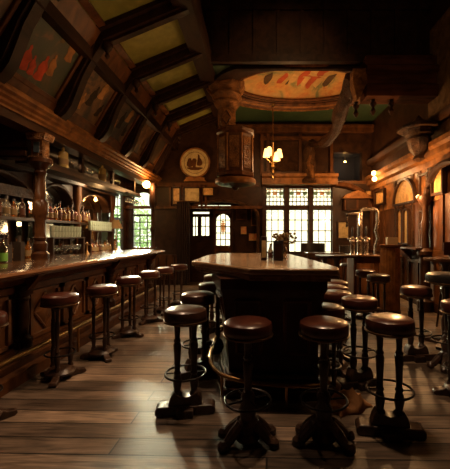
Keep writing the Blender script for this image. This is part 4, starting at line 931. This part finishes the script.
def chair(label, x, y, rz, H=1.15, sh=.72, lea=LEATHER, w=.2):
    t = thing('bar_chair', label, 'chair', (x, y, 0), rz)
    MB().lathe([(w, sh - .06), (w * 1.05, sh - .03), (w, sh), (0, sh + .01)], n=24).build('seat', lea, t)
    m = MB(); n = 14
    for i in range(n):
        pass
    A = [PI * (0.08 + .84 * i / n) for i in range(n + 1)]
    o = [(w * 1.12 * math.cos(a), w * 1.12 * math.sin(a)) for a in A]; ii = [(w * .98 * math.cos(a), w * .98 * math.sin(a)) for a in A[::-1]]
    m.prism(o + ii, H - .2, H); m.build('backrest', lea, t, bevel=.012)
    for i in (2, 5, 9, 12):
        MB().tube([(w * .95 * math.cos(A[i]), w * .95 * math.sin(A[i]), sh - .03), (w * 1.05 * math.cos(A[i]), w * 1.05 * math.sin(A[i]), H - .19)], .010, 6).build('spindle', IRON, t)
    for k in range(4):
        a = PI / 4 + k * PI / 2; MB().tube([(w * .6 * math.cos(a), w * .6 * math.sin(a), sh - .05), (w * 1.0 * math.cos(a), w * 1.0 * math.sin(a), .0)], [.018, .014], 8).build('leg', IRON, t)
    MB().ring((0, 0, .25), w * .87, .009, 24, 6).build('stretcher_ring', IRON, t)
chair('round backed black bar chair behind the pale topped table', 1.22, 7.3, 0, 1.17, .72, BLACKLEA, .25)
chair('red leather bar chair at the right edge behind the tan table', 2.80, 4.75, -PI / 2 + .3, 1.24, .78, LEATHER, .2)
chair('dark bar chair at the right of the pale topped table', 2.05, 7.3, 0, 1.12, .72, BLACKLEA, .22)

# service counter with tap tower on the right
t = thing('service_counter', 'small panelled service counter against the right side behind the stools', 'counter', (2.2, 6.35, 0))
MB().box(-.42, .42, -.22, .25, .08, .94).build('cabinet', MID, t, bevel=.01); MB().box(-.46, .46, -.27, .28, .94, .98).build('counter_top', TOP, t, bevel=.008); MB().box(-.40, .40, -.2, .23, 0, .08).build('plinth', DARK, t)
for x in (-.21, .21):
    m = MB(); m.box(x - .16, x + .16, -.235, -.22, .2, .82); m.box(x - .11, x + .11, -.25, -.235, .28, .74); dd = m.build('door', PANEL, t); m = MB(); m.lathe([(.012, 0), (.018, .012), (.008, .024)], (x * .4, -.262, .5), 10); m.build('knob', BRASS, dd)
t = thing('tap_tower', 'arched pewter beer tap tower on the service counter', 'beer tap', (2.12, 6.3, .98))
def archpath(x0, x1, h, r): 
    return [(x0, 0, 0), (x0, 0, h - r)] + [(x0 + r - r * math.cos(a), 0, h - r + r * math.sin(a)) for a in [PI / 2 * i / 5 for i in range(1, 6)]] + [(x1 - r + r * math.sin(a), 0, h - r + r * math.cos(a)) for a in [PI / 2 * i / 5 for i in range(0, 6)]]
MB().tube(archpath(-.16, .16, .86, .07) + [(.16, 0, .60), (.13, 0, .45), (.17, 0, .3), (.12, 0, .15), (.12, 0, 0)], .034, 8).build('tall_arch', SILVER, t)
MB().tube(archpath(-.20, -.42, .78, -.0)[:2] + [(-.20, 0, .78), (-.42, 0, .76), (-.42, 0, .52)], .030, 8).build('side_spout', SILVER, t)
for x in (-.33, -.20, -.07):
    MB().lathe([(.055, 0), (.045, .02), (.04, .04), (.04, .22), (.055, .25), (.03, .28), (.035, .32), (.01, .34)], (x, -.05, 0), 12).build('tap_column', SILVER, t)
    MB().lathe([(.012, .34), (.02, .40), (.018, .50), (.008, .54)], (x, -.05, 0), 10).build('tap_handle', BLACKLEA, t)
MB().tube([(-.42, -.05, .30), (.0, -.05, .30)], .014, 8).build('cross_pipe', SILVER, t)
mb = MB(); n = 40
mb.loft([[((.155 + .008 * (k % 2)) * math.cos(2 * PI * k / n), (.155 + .008 * (k % 2)) * math.sin(2 * PI * k / n), z) for k in range(n)] for z in (.04, 1.14)]); 
t = thing('reeded_drum', 'tall reeded wooden drum pedestal right of the tap tower', 'pedestal', (2.30, 5.75, 0)); mb.build('drum', TAN, t); MB().lathe([(.18, 0), (.18, .05), (.16, .06)], n=28).build('base_ring', DARK, t); MB().lathe([(.16, 1.13), (.185, 1.15), (.185, 1.18), (0, 1.185)], n=28).build('lid', MID, t)
mb = MB(); mb.box(-.09, .09, -.04, .04, 0, .12); tag(mb.build('paper_stack', plain('aged_paper', (.42, .33, .2), .7), loc=(2.33, 5.75, 1.185)), 'small pale box standing on the reeded drum', 'box')
# hood cabinet on the rear wall
t = thing('wall_cabinet', 'small gabled wooden cabinet on the rear wall right of the windows', 'cabinet', (BX(357, 8.8), 8.80, BZ(210, 8.8)))
MB().box(-.33, .33, -.02, .2, 0, .30).build('carcass', MID, t); mb = MB(); mb.prism([(-.40, .30), (.40, .30), (.32, .40), (.0, .52), (-.32, .40)], -.08, .2, 'y'); mb.build('gable', TAN, t, bevel=.008)
for x in (-.16, .16): MB().box(x - .13, x + .13, -.04, -.02, .03, .27).build('door', DARK, t)
# pictures on the back wall
def back_pic(label, px0, px1, py0, py1, mat, Y=9.0, fm=DARK, cat='picture', name='framed_picture', fw=.03):
    x0, x1, z0, z1 = BX(px0, Y), BX(px1, Y), BZ(py1, Y), BZ(py0, Y)
    t = thing(name, label, cat, ((x0 + x1) / 2, Y - .03, (z0 + z1) / 2)); w, h = (x1 - x0) / 2, (z1 - z0) / 2
    MB().box(-w + fw * .8, w - fw * .8, 0, .01, -h + fw * .8, h - fw * .8).build('picture_panel', mat, t)
    mb = MB()
    for a, b, c, e in ((-w, -w + fw, -h, h), (w - fw, w, -h, h), (-w + fw, w - fw, -h, -h + fw), (-w + fw, w - fw, h - fw, h)): mb.box(a, b, -.03, .03, c, e)
    mb.build('frame', fm, t)
back_pic('narrow amber picture on the rear wall left of the entry arch', 172.5, 181, 187.5, 205, GOLDP, 8.95)
back_pic('wide parchment picture with dark leaves beside the narrow amber picture', 184, 200.5, 187.5, 203, PARCH, 8.95)
back_pic('small amber picture right below the hanging carved column', 202.5, 214, 187.5, 196, GOLDP, 8.95, fw=.02)
back_pic('parchment picture on the rear wall right of the large windows', 337, 349, 221, 239, PARCH, 9.0)
back_pic('small brown picture on the recess wall right of the door', 251, 258, 209, 226, MIDC, 9.55, fm=TAN)
back_pic('small red poster on the recess wall beside the door', 240.5, 247, 226, 234.5, REDP, 9.55, fw=.012)
back_pic('wide red and orange poster on the recess wall, lowest of the posters', 248.5, 257.5, 233, 241, REDP, 9.55, fw=.012)
back_pic('amber picture high on the rear wall at the far right corner', 364, 374, 190, 206, GOLDP, 9.0)
back_pic('small dark picture on the recess wall above the red poster', 236, 247, 210, 220, MIDC, 9.55, fm=MID, fw=.02)
# round painting
t = thing('round_painting', 'round golden painting with dark figures leaning high on the rear wall', 'painting', (BX(195.2, 8.9), 8.88, BZ(163, 8.9)))
R = .40; rot = Matrix.Rotation(PI / 2, 4, 'X')
m = MB(); m.M = rot; m.lathe([(R, -.015), (R, .015)], n=40); m.build('disc', PARCH, t)
m = MB(); m.M = rot; m.ring((0, 0, .015), R * .97, .022, 40, 8); m.build('rim', TAN, t)
m = MB(); m.M = rot; m.ring((0, 0, .018), R * .72, .006, 40, 6)
m.build('inner_ring', MID, t)
m = MB()
for (x, z, a, b, ph) in ((-.14, .0, .07, .15, .2), (-.02, -.02, .06, .17, .0), (.12, .02, .07, .13, -.3), (.0, -.16, .2, .05, 0), (.1, .14, .03, .1, -.5)):
    pts = [(x + a * math.cos(u) * (1 + .25 * math.sin(3 * u + x * 20)), -.02, z + b * math.sin(u) * (1 + .2 * math.cos(2 * u))) for u in [2 * PI * k / 14 for k in range(14)]]
    m.add(pts + [(p[0], -.014, p[2]) for p in pts], [tuple(range(14))] + [(k, (k + 1) % 14, 14 + (k + 1) % 14, 14 + k) for k in range(14)])
m.build('painted_figure', MID, t)
m = MB(); m.box(-.24, .24, -.05, .06, -.45, -.39); m.prism([(-.3, -.5), (.3, -.5), (.24, -.44), (-.24, -.44)], -.06, .08, 'y'); m.build('stand', TAN, t)
# hanging carved column
t = thing('hanging_column', 'ornate carved wooden column hanging from the ceiling with an octagonal panelled box', 'column', (-.46, 6.75, 2.37))
def oct_(m, prof, c=(0, 0, 0), n=8): m.lathe(prof, c, n, rot=PI / 8)
top = BAYZ - 2.37
m = MB(); oct_(m, [(.20, top - .52), (.22, top - .48), (.28, top - .40), (.25, top - .36), (.33, top - .26), (.30, top - .2), (.38, top - .12), (.40, top - .0)], (-.18, 0, 0)); m.build('capital', TANC, t)
m = MB(); oct_(m, [(.19, 1.10), (.19, top - .52)], (-.18, 0, 0)); m.build('upper_shaft', TANC, t)
m = MB(); m.M = Matrix.Translation((-.17, -.195, 1.32)) @ rot
for (u, v) in (((-.09, 0), (0, .14)), ((0, .14), (.09, 0)), ((.09, 0), (0, -.14)), ((0, -.14), (-.09, 0))): m.tube([(u[0], u[1], 0), (v[0], v[1], 0)], .014, 6)
m.build('diamond_moulding', MID, t)
m = MB(); oct_(m, [(.26, .13), (.40, .16), (.40, .22), (.37, .24), (.37, .98), (.41, 1.02), (.41, 1.08), (.30, 1.14)]); m.build('panelled_box', MID, t)
for k in range(8):
    a = PI / 4 * k + PI / 8; m = MB(); m.lathe([(.03, .24), (.022, .3), (.022, .9), (.03, .97)], (.365 * math.cos(a), .365 * math.sin(a), 0), 8); m.build('colonette', TAN, t)
for k in range(8):
    a = PI / 4 * k - PI / 2; m = MB(); m.M = Matrix.Rotation(a + PI / 2, 4, 'Z'); w = .37 * math.cos(PI / 8)
    m.box(-.095, .095, -w - .012, -w, .30, .92); m.build('carved_panel', TANC, t)
m = MB(); m.lathe([(.36, 0), (.41, .02), (.42, .06), (.41, .11), (.36, .13)], n=28); m.build('drum', TAN, t)
m = MB(); m.lathe([(.04, -.10), (.08, -.05), (.22, -.02), (.3, 0)], n=20); m.build('underside_boss', DARK, t)
# arched struts tying the column to the ceiling trim
m = MB(); m.tube([(-.18, 0, top - .1), (-.45, 0, top - .25), (-.55, 0, top - .1), (-.55, 0, top + .0)], .05, 8); m.build('side_scroll', TANC, t)
m = MB(); m.prism([(-.5, top - .02), (-.18, top - .35), (-.18, top - .02)], -.05, .05, 'y'); m.build('bracket', MID, t)
# carved corbel figure column on rear wall and gilded beam bracket
t = thing('carved_figure_post', 'stout reddish carved wooden post between the chandelier and the dark blue niche', 'carving', (BX(309, 8.75), 8.75, BZ(183, 8.75)))
m = MB(); m.lathe([(.20, 0), (.20, .08), (.15, .12), (.17, .3), (.19, .5), (.15, .7), (.17, .8), (.12, .95), (.06, 1.05), (0, 1.08)], n=14); m.build('body', MIDC, t)
m = MB(); m.tube([(.09, -.16, .12), (.02, -.19, .3), (-.05, -.17, .5), (.02, -.15, .7)], [.05, .06, .05, .03], 8); m.tube([(-.08, -.16, .3), (.06, -.18, .42), (.1, -.14, .6)], [.03, .04, .03], 8); m.build('carved_scroll', TANC, t)
m = MB(); P = smooth([(BX(311, 8.6), 8.6, BZ(143, 8.6)), (BX(319, 8.1), 8.1, BZ(145, 8.1)), (BX(327, 7.6), 7.6, BZ(141, 7.6)), (BX(337, 7.2), 7.2, BZ(130, 7.2)), (BX(340, 6.6), 6.6, BZ(112, 6.6)), (BX(345, 6.3), 6.3, BZ(100, 6.3)), (1.75, 5.95, 4.2)])
m.tube(P, [.07 + .09 * q / (len(P) - 1) + (.03 if q % 8 < 3 else 0) for q in range(len(P))], 8); tag(m.build('curved_bracket', wood('carved_dark_brace', (.02, .008, .003), (.07, .026, .009), .45, (1, 1, 1), 8, .3, carved=1.0, carve_scale=22)), 'curved carved wooden brace reaching from the ceiling beam towards the rear wall', 'brace')
# dark curtain inside the arch and in the corner
mb = MB(); pts = []
for i in range(30): pts.append((BX(178) + i * .012, 8.86 + .02 * math.sin(i * 1.3)))
mb.prism(pts + [(x, y + .02) for x, y in pts[::-1]], .05, 2.25); 
t = thing('curtain', 'dark gathered curtain hanging at the left side of the entry arch', 'curtain', (0, 0, 0)); mb.build('cloth', CURTAIN, t); MB().tube([(BX(176), 8.87, 2.27), (BX(196), 8.87, 2.27)], .014, 8).build('rod', BRASS, t)
# screen post beyond the bar, under the globe
t = thing('screen_post', 'turned dark post beyond the end of the bar under the globe lamp', 'post', (-2.55, 8.0, 0)); MB().lathe([(.08, 0), (.08, .9), (.05, .95), (.045, 1.4), (.07, 1.5), (.045, 1.56), (.045, 2.0), (.09, 2.1), (.09, 2.2), (.06, 2.61)], n=14).build('shaft', DARK, t); MB().box(-.5, .0, -.03, .03, 0, 1.02).build('screen_panel', PANEL, t); MB().box(-.5, .1, -.06, .06, 1.02, 1.06).build('cap_rail', TOP, t)
t = thing('table_lamp', 'unlit cloth shaded lamp standing on the far end of the lower back counter', 'lamp', (-3.28, 7.62, 1.0)); MB().lathe([(.06, 0), (.05, .02), (.015, .05), (.02, .2), (.012, .35), (.012, .62)], n=12).build('stem', BRASS, t); MB().lathe([(.15, .50), (.145, .51), (.07, .70), (.06, .70)], n=18, cap=False).build('shade', LABELC, t)
# cloth on the floor beneath the right stools
mb = MB(); rnd = random.Random(9); nx, ny = 14, 10; vs = []
for j in range(ny):
    for i in range(nx):
        u, v = i / (nx - 1), j / (ny - 1)
        env = math.sin(PI * u) ** .6 * math.sin(PI * v) ** .6
        vs.append(((u - .5) * .34 + .02 * math.sin(v * 7), (v - .5) * .2 + .02 * math.sin(u * 9), .004 + env * (.09 + .05 * math.sin(u * 11 + v * 5) + .03 * rnd.random())))
mb.add(vs, [(j * nx + i, j * nx + i + 1, (j + 1) * nx + i + 1, (j + 1) * nx + i) for j in range(ny - 1) for i in range(nx - 1)])
o = mb.build('crumpled_cloth', RAG, loc=(.70, 2.56, 0)); o.rotation_euler = (0, 0, .5); sol = o.modifiers.new('solid', 'SOLIDIFY'); sol.thickness = .004; tag(o, 'crumpled tan brown cloth lying on the floor between the right hand stools', 'cloth')

# ------------------------------------------------------------------ garden outside
struct(MB().box(-12, 8, 9.9, 22, -.3, -.2).build('ground', GRASS)); struct(MB().box(-14, -3.9, 2, 9.9, -.3, -.2).build('ground_side', GRASS))
def shrub(label, x, y, h, r, seed):
    t = thing('garden_tree', label, 'tree', (x, y, -.2)); rnd = random.Random(seed)
    MB().tube([(0, 0, 0), (.04, 0, h * .4), (0, .05, h * .7)], [.08, .06, .04], 8).build('trunk', BARK, t)
    m = MB()
    for i in range(900):
        a, b, q = rnd.random() * 6.28, rnd.uniform(-1, 1), rnd.random() ** .4
        p = Vector((r * q * math.sqrt(1 - b * b) * math.cos(a), r * q * math.sqrt(1 - b * b) * math.sin(a), h * .6 + h * .42 * q * b))
        d = Vector((rnd.uniform(-1, 1), rnd.uniform(-1, 1), rnd.uniform(-1, 1))).normalized(); e = d.orthogonal().normalized(); s = .09
        m.add([tuple(p - d * s), tuple(p + e * s * .5), tuple(p + d * s), tuple(p - e * s * .5)], [(0, 1, 2, 3)])
    m.build('foliage', LEAF, t, smooth=False)
shrub('leafy green tree outside the garden window beyond the bar', -4.6, 12.2, 2.9, .9, 1)
shrub('leafy green bush outside the left wall window', -7.6, 14.6, 2.0, 1.0, 2)
